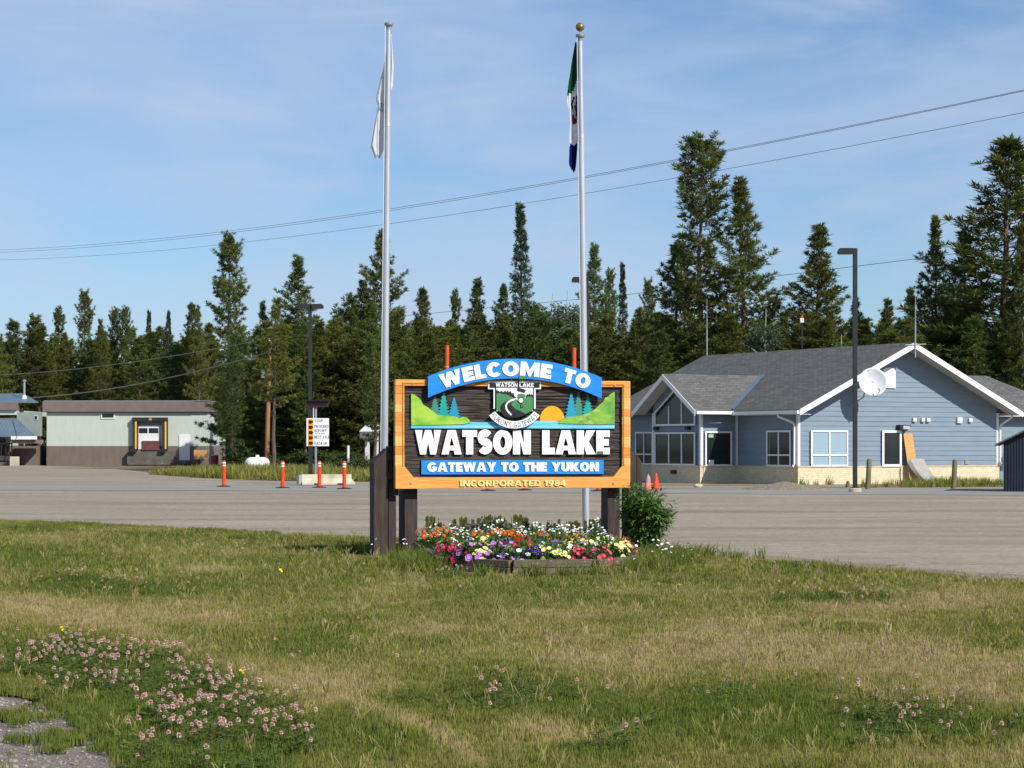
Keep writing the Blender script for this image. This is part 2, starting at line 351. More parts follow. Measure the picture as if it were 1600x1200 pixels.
def glyph(ch, s=.30, b=.25):
    """loops per polygon on a unit-height body; s = stem weight, b = bar weight"""
    g = ch
    if g in GW: w = GW[g] if s > .2 else GW[g]*.82 + .02
    if g == 'I': return s, [[[(0,0),(s,0),(s,1),(0,1)]]]
    if g == 'E': m=.5; return w, [[[(0,0),(w,0),(w,b),(s,b),(s,m-b/2),(w*.93,m-b/2),(w*.93,m+b/2),(s,m+b/2),(s,1-b),(w,1-b),(w,1),(0,1)]]]
    if g == 'L': return w, [[[(0,0),(w,0),(w,b),(s,b),(s,1),(0,1)]]]
    if g == 'T': c=w/2; return w, [[[(c-s/2,0),(c+s/2,0),(c+s/2,1-b),(w,1-b),(w,1),(0,1),(0,1-b),(c-s/2,1-b)]]]
    if g == 'H': return w, [[[(0,0),(s,0),(s,.5-b/2),(w-s,.5-b/2),(w-s,0),(w,0),(w,1),(w-s,1),(w-s,.5+b/2),(s,.5+b/2),(s,1),(0,1)]]]
    if g == 'N': k=s*1.05; return w, [[[(0,0),(s,0),(s,.56),(w-k,0),(w,0),(w,1),(w-s,1),(w-s,.44),(k,1),(0,1)]]]
    if g == 'M': c=w/2; return w, [[[(0,0),(s*.92,0),(s*.92,.55),(c-.06,0),(c+.06,0),(w-s*.92,.55),(w-s*.92,0),(w,0),(w,1),(w-s,1),(c,.44),(s,1),(0,1)]]]
    if g == 'W':
        q=w/4; return w, [[[(q*.78,0),(q*.78+s*.78,0),(w/2,.50 if s>.2 else .8),(w-q*.78-s*.78,0),(w-q*.78,0),(w,1),(w-s,1),(w-q*.95-.01,.48 if s>.2 else .3),(w/2+s*.42,1),(w/2-s*.42,1),(q*.95+.01,.48 if s>.2 else .3),(s,1),(0,1)]]]
    if g == 'A':
        c=w/2; y=.17; h0=.36; k=(1-h0)
        out=[(0,0),(s*.98,0),(s*.98+.045,y),(w-s*.98-.045,y),(w-s*.98,0),(w,0),(c+s*.58,1),(c-s*.58,1)]
        return w, [[out, [(c-.115*(1.5 if s<.2 else 1)-(.06 if s<.2 else 0),h0),(c+.115*(1.5 if s<.2 else 1)+(.06 if s<.2 else 0),h0),(c,.70 if s>.2 else .85)]]]
    if g == 'Y': c=w/2; return w, [[[(c-s/2,0),(c+s/2,0),(c+s/2,.40),(w,1),(w-s*1.12,1),(c,.66 if s>.2 else .55),(s*1.12,1),(0,1),(c-s/2,.40)]]]
    if g == 'K': return w, [[[(0,0),(s,0),(s,.38),(w-s*1.28,0),(w,0),(w-.36*w,.54),(w-.02,1),(w-s*1.25,1),(s,.66),(s,1),(0,1)]]]
    if g == 'X': c=w/2; k=s*1.15; return w, [[[(0,0),(k,0),(c,.5-k*.42),(w-k,0),(w,0),(c+k*.46,.5),(w,1),(w-k,1),(c,.5+k*.42),(k,1),(0,1),(c-k*.46,.5)]]]
    if g == 'O': c=w/2; return w, [[arc(c,.5,c,.515,0,345,23), arc(c,.5,c-s,.515-b,0,345,23)[::-1]]]
    if g == 'C': c=w*.53; return w, [[arc(c,.5,c,.515,38,322,22) + arc(c,.5,c-s,.515-b,-46,-314,18)]]
    if g == 'G':
        c=w*.52; return w, [[arc(c,.5,c,.515,40,318,22) + [(w,.22),(w,.54),(c*.98,.54),(c*.98,.36),(w-s*1.02,.36)] + arc(c,.5,c-s,.515-b,-50,-312,16)]]
    if g == 'U': c=w/2; return w, [[[(0,1)] + arc(c,.36,c,.375,180,360,14) + [(w,1),(w-s,1)] + arc(c,.36,c-s,.375-b,0,-180,12) + [(s,1)]]]
    if g == 'S':
        t=(b+s)/2*.98; r=(1.03-t)/4; rx=w/2-t/2; c=w/2
        cl=arc(c,.515+2*r-r+.0,rx,r,28,270,16) + arc(c,.515-r,rx,r,90,-152,16)[1:]
        return w, [[stroke(cl, t)]]
    if g == 'P': r=.31; y=.36; cx=w-r; return w, [[[(0,0),(s,0),(s,y)] + arc(cx,(1+y)/2,r,(1-y)/2,-90,90,12) + [(0,1)], [(s,1-b*.9)] + arc(cx-.03,(1+y)/2,max(r-s*.78,.03),(1-y)/2-b*.9,90,-90,8) + [(s,y+b*.9)]]]
    if g == 'R': r=.31; y=.38; cx=w-r-.04; return w, [[[(0,0),(s,0),(s,y-.02),(s+.05,y-.02),(w-s*1.12,0),(w,0),(w-.24,y+.02)] + arc(cx,(1+y)/2,r,(1-y)/2,-58,90,12) + [(0,1)], [(s,1-b*.9)] + arc(cx-.03,(1+y)/2,max(r-s*.78,.03),(1-y)/2-b*.9,90,-90,8) + [(s,y+b*.9)]]]
    if g == 'D': r=.48; cx=w-r; return w, [[[(0,0)] + arc(cx,.5,r,.5,-90,90,16) + [(0,1)], [(s,1-b)] + arc(cx,.5,max(r-s,.06),.5-b,90,-90,10) + [(s,b)]]]
    if g == 'B': 
        r=.26; return w, [[[(0,0)] + arc(w-.29,.27,.29,.27,-90,82,10) + arc(w-.31,.76,r,.24,-80,90,10) + [(0,1)], [(s,.44)] + arc(w-.33,.27,max(.29-s*.8,.04),.27-b*.75,90,-90,6) + [(s,b*.75)], [(s,1-b*.7)] + arc(w-.34,.765,max(.26-s*.8,.04),.235-b*.7,90,-90,6) + [(s,.53+b*.7)]]]
    if g == '1': return .42, [[[(.12,0),(.42,0),(.42,1),(.2,1),(0,.86),(0,.66),(.12,.70)]]]
    if g == '4': return .74, [[[(.40,0),(.66,0),(.66,.2),(.74,.2),(.74,.40),(.66,.40),(.66,1),(.36,1),(0,.38),(0,.2),(.40,.2)], [(.22,.40),(.40,.40),(.40,.70)]]]
    if g == '9':
        w=.70; c=w/2; return w, [[arc(c,.66,c,.35,-18,258,20) + [(.12,0),(.45,0)], arc(c,.67,c-.25,.14,0,330,11)[::-1]]]
    if g == '8':
        w=.70; c=w/2; rt=[]
        for i in range(21):
            y=i/20; a=max(0,1-((y-.745)/.262)**2)**.5*.46*w; d=max(0,1-((y-.275)/.282)**2)**.5*.5*w; rt.append((max(a,d,.02),y))
        return w, [[[(c+x,y) for x,y in rt]+[(c-x,y) for x,y in rt[::-1]], arc(c,.27,.11,.12,0,330,11)[::-1], arc(c,.75,.10,.10,0,330,11)[::-1]]]
    if g == "'": return .12, [[[(.03,.7),(.1,.7),(.12,1),(0,1)]]]
    return .34, []
def layout(txt, s=.30, b=.25, gap=.06, space=.36):
    x, out = 0.0, []
    for ch in txt:
        if ch == ' ': x += space; continue
        w, pl = glyph(ch, s, b); out.append((ch, x, w, pl)); x += w + gap
    return out, x - gap
def lettering(txt, x0, x1, z0, z1, yf, th, mat, parent, edge=None, s=.30, b=.25, gap=.06, space=.36, name='letter'):
    """flat line of raised letters between x0..x1, z0..z1; front face at yf, body th deep behind it"""
    gl, wt = layout(txt, s, b, gap, space); kx = (x1-x0)/wt; kz = z1-z0
    for ch, gx, w, pl in gl:
        mb = MB()
        for loops in pl: mb.prism([[((p[0]-w/2)*kx, p[1]*kz) for p in L] for L in loops], 0, th)
        o = mb.build(name, mat, parent, (x0+(gx+w/2)*kx, yf, z0))
        if edge: 
            for p in o.data.polygons:
                if abs(p.normal.y) < 0.5: p.material_index = 1
            o.data.materials.append(edge)
def arc_lettering(txt, cx, cz, rad, a0, a1, h, yf, th, mat, parent, edge=None, s=.30, b=.25, gap=.06, space=.36, flip=False, kx=None):
    gl, wt = layout(txt, s, b, gap, space); span = a1 - a0
    for ch, gx, w, pl in gl:
        a = R(a0 + span*(gx+w/2)/wt); k = kx or (abs(R(span))*rad/wt)
        mb = MB()
        for loops in pl: mb.prism([[((p[0]-w/2)*k, p[1]*h) for p in L] for L in loops], 0, th)
        rot = (a - math.pi/2) if not flip else (a + math.pi/2)
        o = mb.build('letter', mat, parent, (cx + rad*math.cos(a), yf, cz + rad*math.sin(a)), (0, -rot, 0))
        if edge:
            for p in o.data.polygons:
                if abs(p.normal.y) < 0.5: p.material_index = 1
            o.data.materials.append(edge)

# ------------------------------------------------------------------ the welcome sign
SY, SPSI = 32.0, R(14)
sign = E('welcome_sign', 'large carved town welcome sign with pine frame, blue arch and white lettering on brown posts', 'sign', (0, SY, 0), SPSI)
def S(px, py, dy=0.0):
    r = (px-800)/F; c, s = math.cos(SPSI), math.sin(SPSI)
    lx = (r*(SY + dy*c) + dy*s) / (c - r*s); Y = SY + lx*s + dy*c
    return lx, H + (HZ-py)*Y/F
def SP(pts, dy=0.0): return [S(x, y, dy) for x, y in pts]
def Z2(zx, zy): return 620 + zx/4.444, 555 + zy/4.447        # enlargement of the sign face -> photo pixel
def Z3(zx, zy): return 740 + zx/11.43, 590 + zy/11.43        # enlargement of the crest -> photo pixel
XL, XR = S(616.5,763)[0], S(983,763)[0]; ZB, ZT = 0.967, 2.508
xi0, xi1 = S(630.5,700)[0], S(970.5,700)[0]; zi0, zi1 = S(800,745.5)[1], S(800,604)[1]
# sandblasted panel: horizontal ridges of uneven height and depth
mb = MB(); z = zi0 - 0.02; rr = random.Random(4)
while z < zi1 + 0.02:
    d = rr.uniform(0.008, 0.03); z2 = min(z + d, zi1 + 0.03); x = xi0 - 0.02
    while x < xi1 + 0.02:
        x2 = min(x + rr.uniform(0.4, 1.6), xi1 + 0.02); y = -0.012 + rr.uniform(-0.008, 0.010)
        mb.box(x, x2, y, 0.05, z, z2); x = x2
    z = z2
mb.build('panel', m_panel, sign)
# frame: rails along top and bottom, stiles of stacked plank ends, chamfered lower corners
YF = -0.062
top = MB().box(XL, XR, YF, 0.06, zi1, ZT); bevel(top.build('frame_rail', m_ced[0], sign))
low = MB(); c = 0.135
low.prism([[(XL,ZB),(XR,ZB),(XR,zi0+c*1.2),(xi1,zi0+c*1.2),(xi1-c,zi0),(xi0+c,zi0),(xi0,zi0+c*1.2),(XL,zi0+c*1.2)]], YF, 0.06)
bevel(low.build('frame_rail', m_ced[0], sign))
for x0, x1 in ((XL, xi0), (xi1, XR)):
    z = zi0 + c*1.2; k = rr.randrange(3)
    while z < zi1 - 0.01:
        z2 = min(z + rr.uniform(0.10, 0.19), zi1);
        if zi1 - z2 < 0.06: z2 = zi1
        y0 = YF + rr.uniform(-0.002, 0.002)
        MB().box(x0, x1, y0, 0.058, z + 0.0015, z2 - 0.0015).build('plank_end', m_ced[k], sign); k = (k + rr.choice((1,2))) % 3; z = z2
m_bead = cedar('cedar_bead', lin(190,112,36), lin(212,138,58))
for x in (xi0 - 0.028, xi1 + 0.012): MB().box(x, x+0.016, YF-0.010, YF-0.004, zi0+c*1.2, zi1+0.03).build('bead', m_bead, sign)
MB().box(xi0-0.028, xi1+0.028, YF-0.010, YF-0.003, zi1+0.031, zi1+0.045).build('bead', m_bead, sign)
MB().box(XL+0.03, XR-0.03, 0.061, 0.10, ZB+0.02, ZT-0.02).build('backing', m_post, sign)
for q in ((103,192),(1505,207),(93,888),(1497,888)):
    lx, lz = S(*Z2(*q)); MB().tube([(lx,YF-0.012,lz),(lx,YF+0.01,lz)], [0.016,0.020], 10).build('bolt', m_galv, sign)
# painted landscape, raised cut-outs
def paint(nm, a, b, c3=None, sc=3.0, st=(1,1,1)): return M(nm, a, b, scale=sc, rough=0.45, lo=0.38, hi=0.62, col3=c3, scale3=4.0, lo3=0.55, hi3=0.72, stretch=st)
m_hill = paint('painted_green_hill', lin(110,172,48), lin(160,200,72), lin(206,190,86), 3.2, (1,1,1.6))
m_hill2 = paint('painted_green_hill_dark', lin(92,150,62), lin(140,188,70), lin(190,196,110), 3.2, (1,1,1.6))
m_water = paint('painted_water', lin(86,186,226), lin(140,214,240), None, 4.0, (0.3,1,9))
m_t1, m_t2, m_t3 = paint('painted_teal_spruce', lin(34,160,150), lin(26,146,140)), paint('painted_blue_spruce', lin(34,140,172), lin(40,152,180)), paint('painted_grey_spruce', lin(72,140,122), lin(64,128,112))
m_sun = paint('painted_sun', lin(248,176,30), lin(244,164,26))
def cut(name, pts, y0, y1, mat, parent=sign, edge=m_navy):
    mb = MB(); mb.prism([pts], y0, y1); o = mb.build(name, [mat, edge], parent)
    for p in o.data.polygons:
        if abs(p.normal.y) < 0.5: p.material_index = 1
    return o
zq = lambda pts: SP([Z2(*p) for p in pts])
cut('painted_water', zq([(95,508),(1507,510),(1507,478),(1130,462),(1100,456),(960,456),(650,462),(600,466),(505,464),(470,478),(95,484)]), -0.034, -0.006, m_water)
hillL = [(95,486),(95,268),(118,272),(140,290),(163,312),(180,345),(210,362),(240,385),(275,412),(300,418),(345,422),(400,426),(430,436),(455,428),(480,432),(500,452),(508,470),(470,478),(300,484)]
cut('painted_hill', zq(hillL), -0.046, -0.008, m_hill)
hillR = [(1507,480),(1507,254),(1492,262),(1475,272),(1460,290),(1440,296),(1425,325),(1400,345),(1370,375),(1330,400),(1290,416),(1230,426),(1180,428),(1150,440),(1120,466),(1120,474),(1300,480)]
cut('painted_hill', zq(hillR), -0.046, -0.008, m_hill2)
def spruce(cx, top, bot, hw):
    n = 7; L = [(cx, top)]; Rr = []
    for i in range(n):
        t0, t1 = (i+.75)/n, (i+1.0)/n
        L.append((cx - hw*(.12+.88*t0)*1.0, top+(bot-top)*t0)); L.append((cx - hw*(.12+.88*t0)*.58, top+(bot-top)*(t0+.035)))
        Rr.append((cx + hw*(.12+.88*t0)*1.0, top+(bot-top)*t0)); Rr.append((cx + hw*(.12+.88*t0)*.58, top+(bot-top)*(t0+.035)))
    return L + [(cx-hw*.5, bot+6), (cx+hw*.5, bot+6)] + Rr[::-1]
for cx, t, b_, hw, mt, y in ((262,280,415,46,m_t3,-.026),(322,252,425,50,m_t1,-.030),(394,292,432,50,m_t2,-.033),(1207,262,432,52,m_t2,-.033),(1258,254,428,46,m_t3,-.026),(1322,278,425,50,m_t1,-.030)):
    cut('painted_spruce', zq(spruce(cx, t, b_, hw)), y, -0.006, mt)
cut('painted_sun', zq([(990,455)] + [(1075+86*math.cos(R(a)), 455-102*math.sin(R(a))) for a in range(176,0,-8)] + [(1161,455)]), -0.030, -0.006, m_sun)
# lettering on the dark panel
lx0, lz0 = S(*Z2(122,690)); lx1, lz1 = S(*Z2(1472,522)); la = S(*Z2(925,690))[0]; lb = S(*Z2(1003,690))[0]
lettering('WATSON', lx0, la, lz0, lz1, -0.050, 0.045, m_whitesign, sign, m_navy, s=.36, b=.28, gap=.025)
lettering('LAKE', lb, lx1, lz0, lz1, -0.050, 0.045, m_whitesign, sign, m_navy, s=.36, b=.28, gap=.025)
px_, pz_ = S(*Z2(1384,688)); MB().box(px_, px_+0.088, -0.058, -0.051, pz_, pz_+0.043).build('maker_plate', M('maker_plate', (0.05,0.06,0.05), (0.16,0.17,0.15), scale=60, rough=0.6, stretch=(1,1,2)), sign)
b0, b1 = S(*Z2(166,828)), S(*Z2(1430,728))
bl = cut('banner', [(b0[0],b0[1]),(b1[0],b0[1]),(b1[0],b1[1]),(b0[0],b1[1])], -0.048, -0.008, m_blue)
t0, t1 = S(*Z2(206,810)), S(*Z2(1395,743))
lettering('GATEWAY TO THE YUKON', t0[0], t1[0], t0[1], t1[1], -0.060, 0.0115, m_whitesign, bl, None, s=.33, b=.27, gap=.045, space=.42)
t0, t1 = S(*Z2(432,911)), S(*Z2(1165,866))
lettering('INCORPORATED 1984', t0[0], t1[0], t0[1], t1[1], YF-0.018, 0.0175, m_cream, sign, m_ced[1], s=.27, b=.21, gap=.06, space=.42)
# blue arch
aL, aR = S(666,606)[0], S(936.5,606)[0]; acx = (aL+aR)/2; ahw = (aR-aL)/2
ztE, ztA, zbE, zbA = S(800,589.5)[1], S(800,561)[1], S(800,622.5)[1], S(800,591.5)[1]
def cz_r(ze, za): sg = za-ze; r = (ahw*ahw+sg*sg)/(2*sg); return za-r, r
ctz, ctr = cz_r(ztE, ztA); cbz, cbr = cz_r(zbE, zbA)
def arc_pts(cz, r, n=28):
    h = math.asin(ahw/r); return [(acx + r*math.sin(-h+2*h*i/n), cz + r*math.cos(-h+2*h*i/n)) for i in range(n+1)]
arch = cut('arch_banner', arc_pts(ctz, ctr) + arc_pts(cbz, cbr)[::-1], -0.125, -0.066, m_blue)
def on_arc(px, py): 
    x, zz = S(px, py); return math.degrees(math.atan2(zz-(ctz), x-acx))
br = ctr - 0.245
arc_lettering('WELCOME', acx, ctz, br, on_arc(*Z2(285,190)), on_arc(*Z2(1062,110)), 0.205, -0.137, 0.0115, m_whitesign, arch, None, s=.33, b=.27, gap=.035)
arc_lettering('TO', acx, ctz, br, on_arc(*Z2(1140,140)), on_arc(*Z2(1330,185)), 0.205, -0.137, 0.0115, m_whitesign, arch, None, s=.33, b=.27, gap=.035)
# crest
m_sgreen = paint('crest_green', lin(72,134,84), lin(66,126,78)); m_sblack = M('crest_black', (0.012,0.012,0.013), (0.02,0.02,0.02), scale=5, rough=0.5)
m_grey = M('crest_lettering', lin(120,124,130), lin(132,136,140), scale=6, rough=0.6)
z3 = lambda pts: SP([Z3(*p) for p in pts])
crest = cut('crest', z3([(238,68),(1180,68),(1180,208),(1085,208),(1085,560),(335,560),(335,208),(238,208)]), -0.072, -0.008, m_whitesign)
def cp(name, pts, y, mat): return cut(name, z3(pts), y, -0.0725, mat, crest, mat)
cp('crest_band', [(262,92),(1155,92),(1155,184),(1056,184),(1056,560),(360,560),(360,184),(262,184)], -0.0765, m_sblack)
cp('crest_field', [(384,186),(1034,186),(1034,600),(384,600)], -0.079, m_whitesign)
cp('crest_treeline', [(384,240),(400,205),(410,240),(430,236),(440,260),(470,232),(500,262),(540,230),(560,262),(590,220),(600,260),(640,240),(660,285),(690,270),(705,330),(740,360),(700,380),(560,330),(384,300)], -0.0805, m_sblack)
cp('crest_treeline', [(915,330),(930,290),(950,310),(970,280),(990,310),(1015,290),(1034,320),(1034,360),(900,370)], -0.0805, m_sblack)
cp('crest_hill', [(384,290),(440,280),(500,296),(560,300),(610,320),(680,360),(740,395),(790,400),(900,370),(950,335),(1000,340),(1034,358),(1034,585),(900,655),(700,690),(500,640),(384,580)], -0.082, m_sgreen)
cp('crest_hill', [(752,370),(765,300),(820,285),(880,295),(912,330),(880,380),(820,372)], -0.0835, m_sgreen)
road = [(725,388),(640,395),(560,420),(500,455),(455,510),(450,570),(475,630),(520,690),(620,722),(740,715),(850,690),(915,655),(830,610),(720,560),(655,500),(645,455),(690,415)]
cp('crest_road', road, -0.085, m_sblack)
cp('crest_road_line', stroke([(712,388),(640,410),(580,450),(552,500),(560,560),(600,620),(650,668)], 30), -0.087, m_whitesign)
# signpost motif on the crest
sx_ = S(*Z3(779,100))[0]; MB().box(sx_-0.0085, sx_+0.0085, -0.0905, -0.080, S(*Z3(779,180))[1], S(*Z3(779,40))[1]).build('signpost_stem', m_sblack, crest)
for pts, y, mt in (([(765,-32),(882,-32),(882,32),(765,32)], -0.142, m_sgreen), ([(782,66),(850,58),(855,92),(790,98)], -0.0915, m_whitesign), ([(765,178),(905,220),(890,268),(752,232)], -0.0915, m_sblack)):
    cut('signpost_board', z3(pts), y, y+0.004, mt, crest, m_sblack)
cut('signpost_disc', z3([(818+58*math.cos(R(a)), 408+56*math.sin(R(a))) for a in range(0,360,18)]), -0.0895, -0.0855, m_sblack, crest, m_sblack)
cut('signpost_disc', z3([(818+42*math.cos(R(a)), 408+41*math.sin(R(a))) for a in range(0,360,18)]), -0.0915, -0.0897, m_whitesign, crest, m_sblack)
cut('signpost_foot', z3(stroke([(818,462),(818,545),(865,515)], 16)), -0.0895, -0.0855, m_sblack, crest, m_sblack)
rb = [(700+ (560)*math.cos(R(a)), 350+ (560)*math.sin(R(a))) for a in range(144,35,-6)]
rb_in = [(700+ 430*math.cos(R(a)), 350+ 430*math.sin(R(a))) for a in range(36,145,6)]
ribbon = cut('crest_ribbon', z3(rb + rb_in), -0.098, -0.0885, m_whitesign, crest)
rcx, rcz = S(*Z3(700,350)); kk = 1.0/11.43*SY/F
arc_lettering("YUKON'S GATEWAY", rcx, rcz, 548*kk*1.0, 217, 323, 0.078, -0.1005, 0.002, m_grey, crest, None, s=.15, b=.12, gap=.16, space=.45, flip=True, kx=0.060)
t0, t1 = S(*Z3(372,168)), S(*Z3(1050,104)); tm = S(*Z3(765,168))[0]; tn = S(*Z3(795,168))[0]
lettering('WATSON', t0[0], tm, t0[1], t1[1], -0.079, 0.002, m_whitesign, crest, None, s=.24, b=.2, gap=.08)
lettering('LAKE', tn, t1[0], t0[1], t1[1], -0.079, 0.002, m_whitesign, crest, None, s=.24, b=.2, gap=.08)
# supports
def post(x0, x1, y0, y1, zl, zr, name='post'):
    mb = MB(); mb.prism([[(x0,-0.1),(x1,-0.1),(x1,zr),(x0,zl)]], y0, y1); return bevel(mb.build(name, m_post, sign), 0.012)
a, b_ = S(584,722,.1)[0], S(606.5,700,.1)[0]; post(a, b_, 0.10, 0.42, S(584,722)[1], S(606.5,700)[1])
a, b_ = S(607,775,.14)[0], S(619,775,.14)[0]; post(a+.003, b_, 0.14, 0.40, S(607,775)[1], S(607,775)[1], 'side_board')
a, b_ = S(632,770,.12)[0], S(652,770,.12)[0]; o = post(a, b_, 0.105, 0.55, 1.0, 1.0)
a, b_ = S(994.5,710,.1)[0], S(1003.5,722,.1)[0]; post(S(981,700,.1)[0], a, 0.10, 0.42, S(985,702)[1], S(994,710)[1]); post(a+.004, b_, 0.105, 0.415, S(994.5,711)[1], S(1003,722)[1], 'side_board')
a, b_ = S(949,770,.12)[0], S(968,770,.12)[0]; post(a, b_, 0.105, 0.45, 0.99, 0.99)
for xx in (S(642,785,.12)[0], S(958,772,.12)[0]):
    yy = 0.104; MB().tube([(xx,yy-0.006,0.88),(xx,yy+0.02,0.88)], 0.018, 8).build('bolt', m_black, sign)
for zc, ex in ((1.15, .12), (1.42, .12), (1.95, -.06), (2.35, -.06)):
    MB().box(XL-ex, XR+ex*.6, 0.103, 0.139, zc-0.05, zc+0.05).build('crossbar', m_post, sign)
a, b_ = S(607,775,.16)[0], S(617,775,.16)[0]; MB().box(a+.004, b_+.05, 0.142, 0.38, S(607,775)[1]+.003, S(607,697)[1]).build('side_block', m_post, sign)
# ------------------------------------------------------------------ flagpoles and flags
PY = 34.6
def flagpole(label, xb, xt, ytop, ball):
    bx, bz = (xb-800)/F*PY, 0.0; tx = (xt-800)/F*PY; zt = H + (HZ-ytop)/F*PY
    e = E('flagpole', label, 'flagpole', (bx, PY, 0), 0, 'flagpoles behind the welcome sign')
    dx = tx - bx; at = lambda z: (dx*z/zt, 0, z)
    zj = zt - 1.55
    MB().tube([at(-0.05), at(zj)], [0.056, 0.047], 20).build('shaft', m_alu, e, smooth=True)
    MB().tube([at(zj-0.03), at(zt-0.08)], [0.041, 0.034], 20).build('upper_shaft', m_alu, e, smooth=True)
    MB().tube([at(zj-0.05), at(zj+0.012)], [0.051, 0.046], 20).build('joint_ring', m_alu, e, smooth=True)
    MB()._lathe([(0.036,-0.10),(0.04,-0.06),(0.062,-0.045),(0.07,-0.02),(0.07,0.0),(0.03,0.012)], 16, 0, at(zt)).build('pulley_cap', m_galv, e, smooth=True)
    MB()._lathe([(0.16,-0.02),(0.16,0.02),(0.09,0.06),(0.06,0.10)], 20, 0, (0,0,0)).build('base_collar', m_alu, e, smooth=True)
    if ball:
        MB().tube([at(zt), at(zt+0.07)], 0.012, 8).build('spindle', m_galv, e)
        c = at(zt+0.115); MB()._lathe([(0.068*math.sin(R(a)), -0.068*math.cos(R(a))) for a in range(0,181,15)], 18, 0, c).build('ball_finial', M('aged_brass_ball', lin(150,130,78), lin(128,110,64), scale=6, rough=0.35, metal=0.6), e, smooth=True)
    MB().tube([(dx*0.12-0.055,-0.05,1.0), (dx-0.05,-0.05,zt-0.05)], 0.005, 5).build('halyard', m_white, e)
    return dx, zt, bx
dxL, ztL, bxL = flagpole('silver flagpole with flat cap, left one, flying the plain white flag', 599, 607.5, 36, False)
dxR, ztR, bxR = flagpole('silver flagpole topped with a brass ball, right one', 916, 906.5, 54, True)
def flag(name, label, rows, yd, mats, pick, ncol=16, folds=3.2, amp=0.05, seed=1):
    """limp cloth: rows of (photo y, left x, right x) sampled down the drop, pleated in depth"""
    rn = random.Random(seed); N = 44; ys = np.linspace(rows[0][0], rows[-1][0], N); mb = MB(); vs = []
    ph = rn.uniform(0, 6)
    for j, y in enumerate(ys):
        l = np.interp(y, [r[0] for r in rows], [r[1] for r in rows]); r = np.interp(y, [r[0] for r in rows], [r[2] for r in rows]); t = j/(N-1)
        for i in range(ncol+1):
            u = i/ncol; q = u + 0.10*math.sin(u*folds*2*math.pi + ph)*(0.6+0.4*t)
            p = P(l + (r-l)*min(1,max(0,q)), y + 2.0*math.sin(u*9+ph)*t, yd)
            p.y += amp*(0.35+0.65*t)*math.sin(u*folds*2*math.pi + ph + 1.2*math.sin(t*3)) ; vs.append(p)
    fs, ms = [], []
    for j in range(N-1):
        for i in range(ncol):
            a = j*(ncol+1)+i; fs.append((a, a+1, a+ncol+2, a+ncol+1)); ms.append(pick(i/ncol, ys[j]))
    me = bpy.data.meshes.new(name); c0 = vs[0]
    me.from_pydata([tuple(v-c0) for v in vs], [], fs)
    for m in mats: me.materials.append(m)
    me.polygons.foreach_set('material_index', ms); me.polygons.foreach_set('use_smooth', [True]*len(fs)); me.update()
    o = obj(name, me, None, c0); so_ = o.modifiers.new('thick', 'SOLIDIFY'); so_.thickness = 0.003
    return tag(o, label, 'flag')
def cloth(nm, a): return M(nm, a, tuple(c*0.9 for c in a), scale=8, rough=0.9, trans=0.45)
cw, cg, cb, cr, cdk = cloth('white_cloth', (0.86,0.86,0.89)), cloth('green_cloth', lin(6,92,60)), cloth('navy_cloth', lin(20,30,120)), cloth('red_cloth', lin(170,50,50)), cloth('dark_emblem_cloth', lin(40,60,56))
cgr = cloth('grey_print_cloth', lin(165,170,182))
flag('white_flag', 'limp white flag hanging down the left flagpole', [(54,607,612),(80,603,614),(105,598,616),(125,592,616),(140,589,615),(148,587,606),(157,587,604),(163,590,605),(200,582,605),(228,577,604),(236,581,601),(246,585,596)], PY+0.062, [cw, cgr], lambda u, y: 1 if (0.2 < u < 0.75 and 158 < y < 172 and math.sin(u*40+y) > -0.2) else 0, folds=1.6, amp=0.018, seed=3)
def pickY(u, y):
    lim = 118 + 34*(1-u); lb = 226 - 4*u
    if y > lb: return 2
    if y < lim: return 1
    if 150 < y < 192 and 0.25 < u: 
        s = math.sin(u*23+y*0.9)*math.cos(y*0.55-u*9); return 3 if s > 0.45 else (4 if s < 0.05 else 0)
    return 0
flag('territorial_flag', 'limp green, white and navy striped flag with emblem on the right flagpole', [(66,899,903),(100,893,904),(140,887,904),(158,885.5,904),(172,889,904),(195,890,905),(215,889,904),(232,890,903),(258,889,901),(268,894,899)], PY+0.08, [cw, cg, cb, cr, cdk], pickY, folds=1.2, amp=0.035, seed=5)

# ------------------------------------------------------------------ flower bed
BED = [(-0.90,28.05),(0.0,27.3),(1.02,27.45),(1.52,28.3),(1.72,30.6),(1.62,33.3),(0.2,33.9),(-1.25,33.3),(-1.38,32.5)]
m_tim = M('weathered_timber', lin(116,104,88), lin(84,74,62), scale=5, rough=0.9, bump=0.4, bscale=18, stretch=(0.6,0.6,6), bdist=0.006, rnd=0.15)
bed = E('flower_bed', 'raised flower bed edged with weathered timbers in front of the welcome sign', 'flower bed', (0, 27.3, 0))
for i in range(len(BED)):
    (ax, ay), (bx_, by) = BED[i], BED[(i+1) % len(BED)]; L = math.hypot(bx_-ax, by-ay); an = math.atan2(by-ay, bx_-ax)
    for k in range(2):
        mb = MB().box(0.012, L-0.012, -0.055, 0.045, -0.06 if k == 0 else 0.088, 0.084 if k == 0 else 0.178 + (0.006 if i % 2 else 0))
        bevel(mb.build('timber', m_tim, bed, (ax, ay-27.3, 0), (0, 0, an + (0.004 if k else -0.003))), 0.008)
    if i < 4: MB().box(-0.05, 0.05, 0.06, 0.16, 0.0, 0.14).build('stake', m_tim, bed, (ax, ay-27.3, 0), (0,0,an))
mb = MB(); t = tessellate_polygon([[Vector((*p,0)) for p in BED]]); mb.add([(p[0], p[1]-27.3, 0.13) for p in BED], [tuple(q) for q in t]); so_ = mb.build('soil', M('garden_soil', lin(62,48,36), lin(40,32,24), scale=12, rough=1, bump=0.8, bscale=30, bdist=0.03), bed)
if sum(p.normal.z for p in so_.data.polygons) < 0: so_.data.flip_normals()

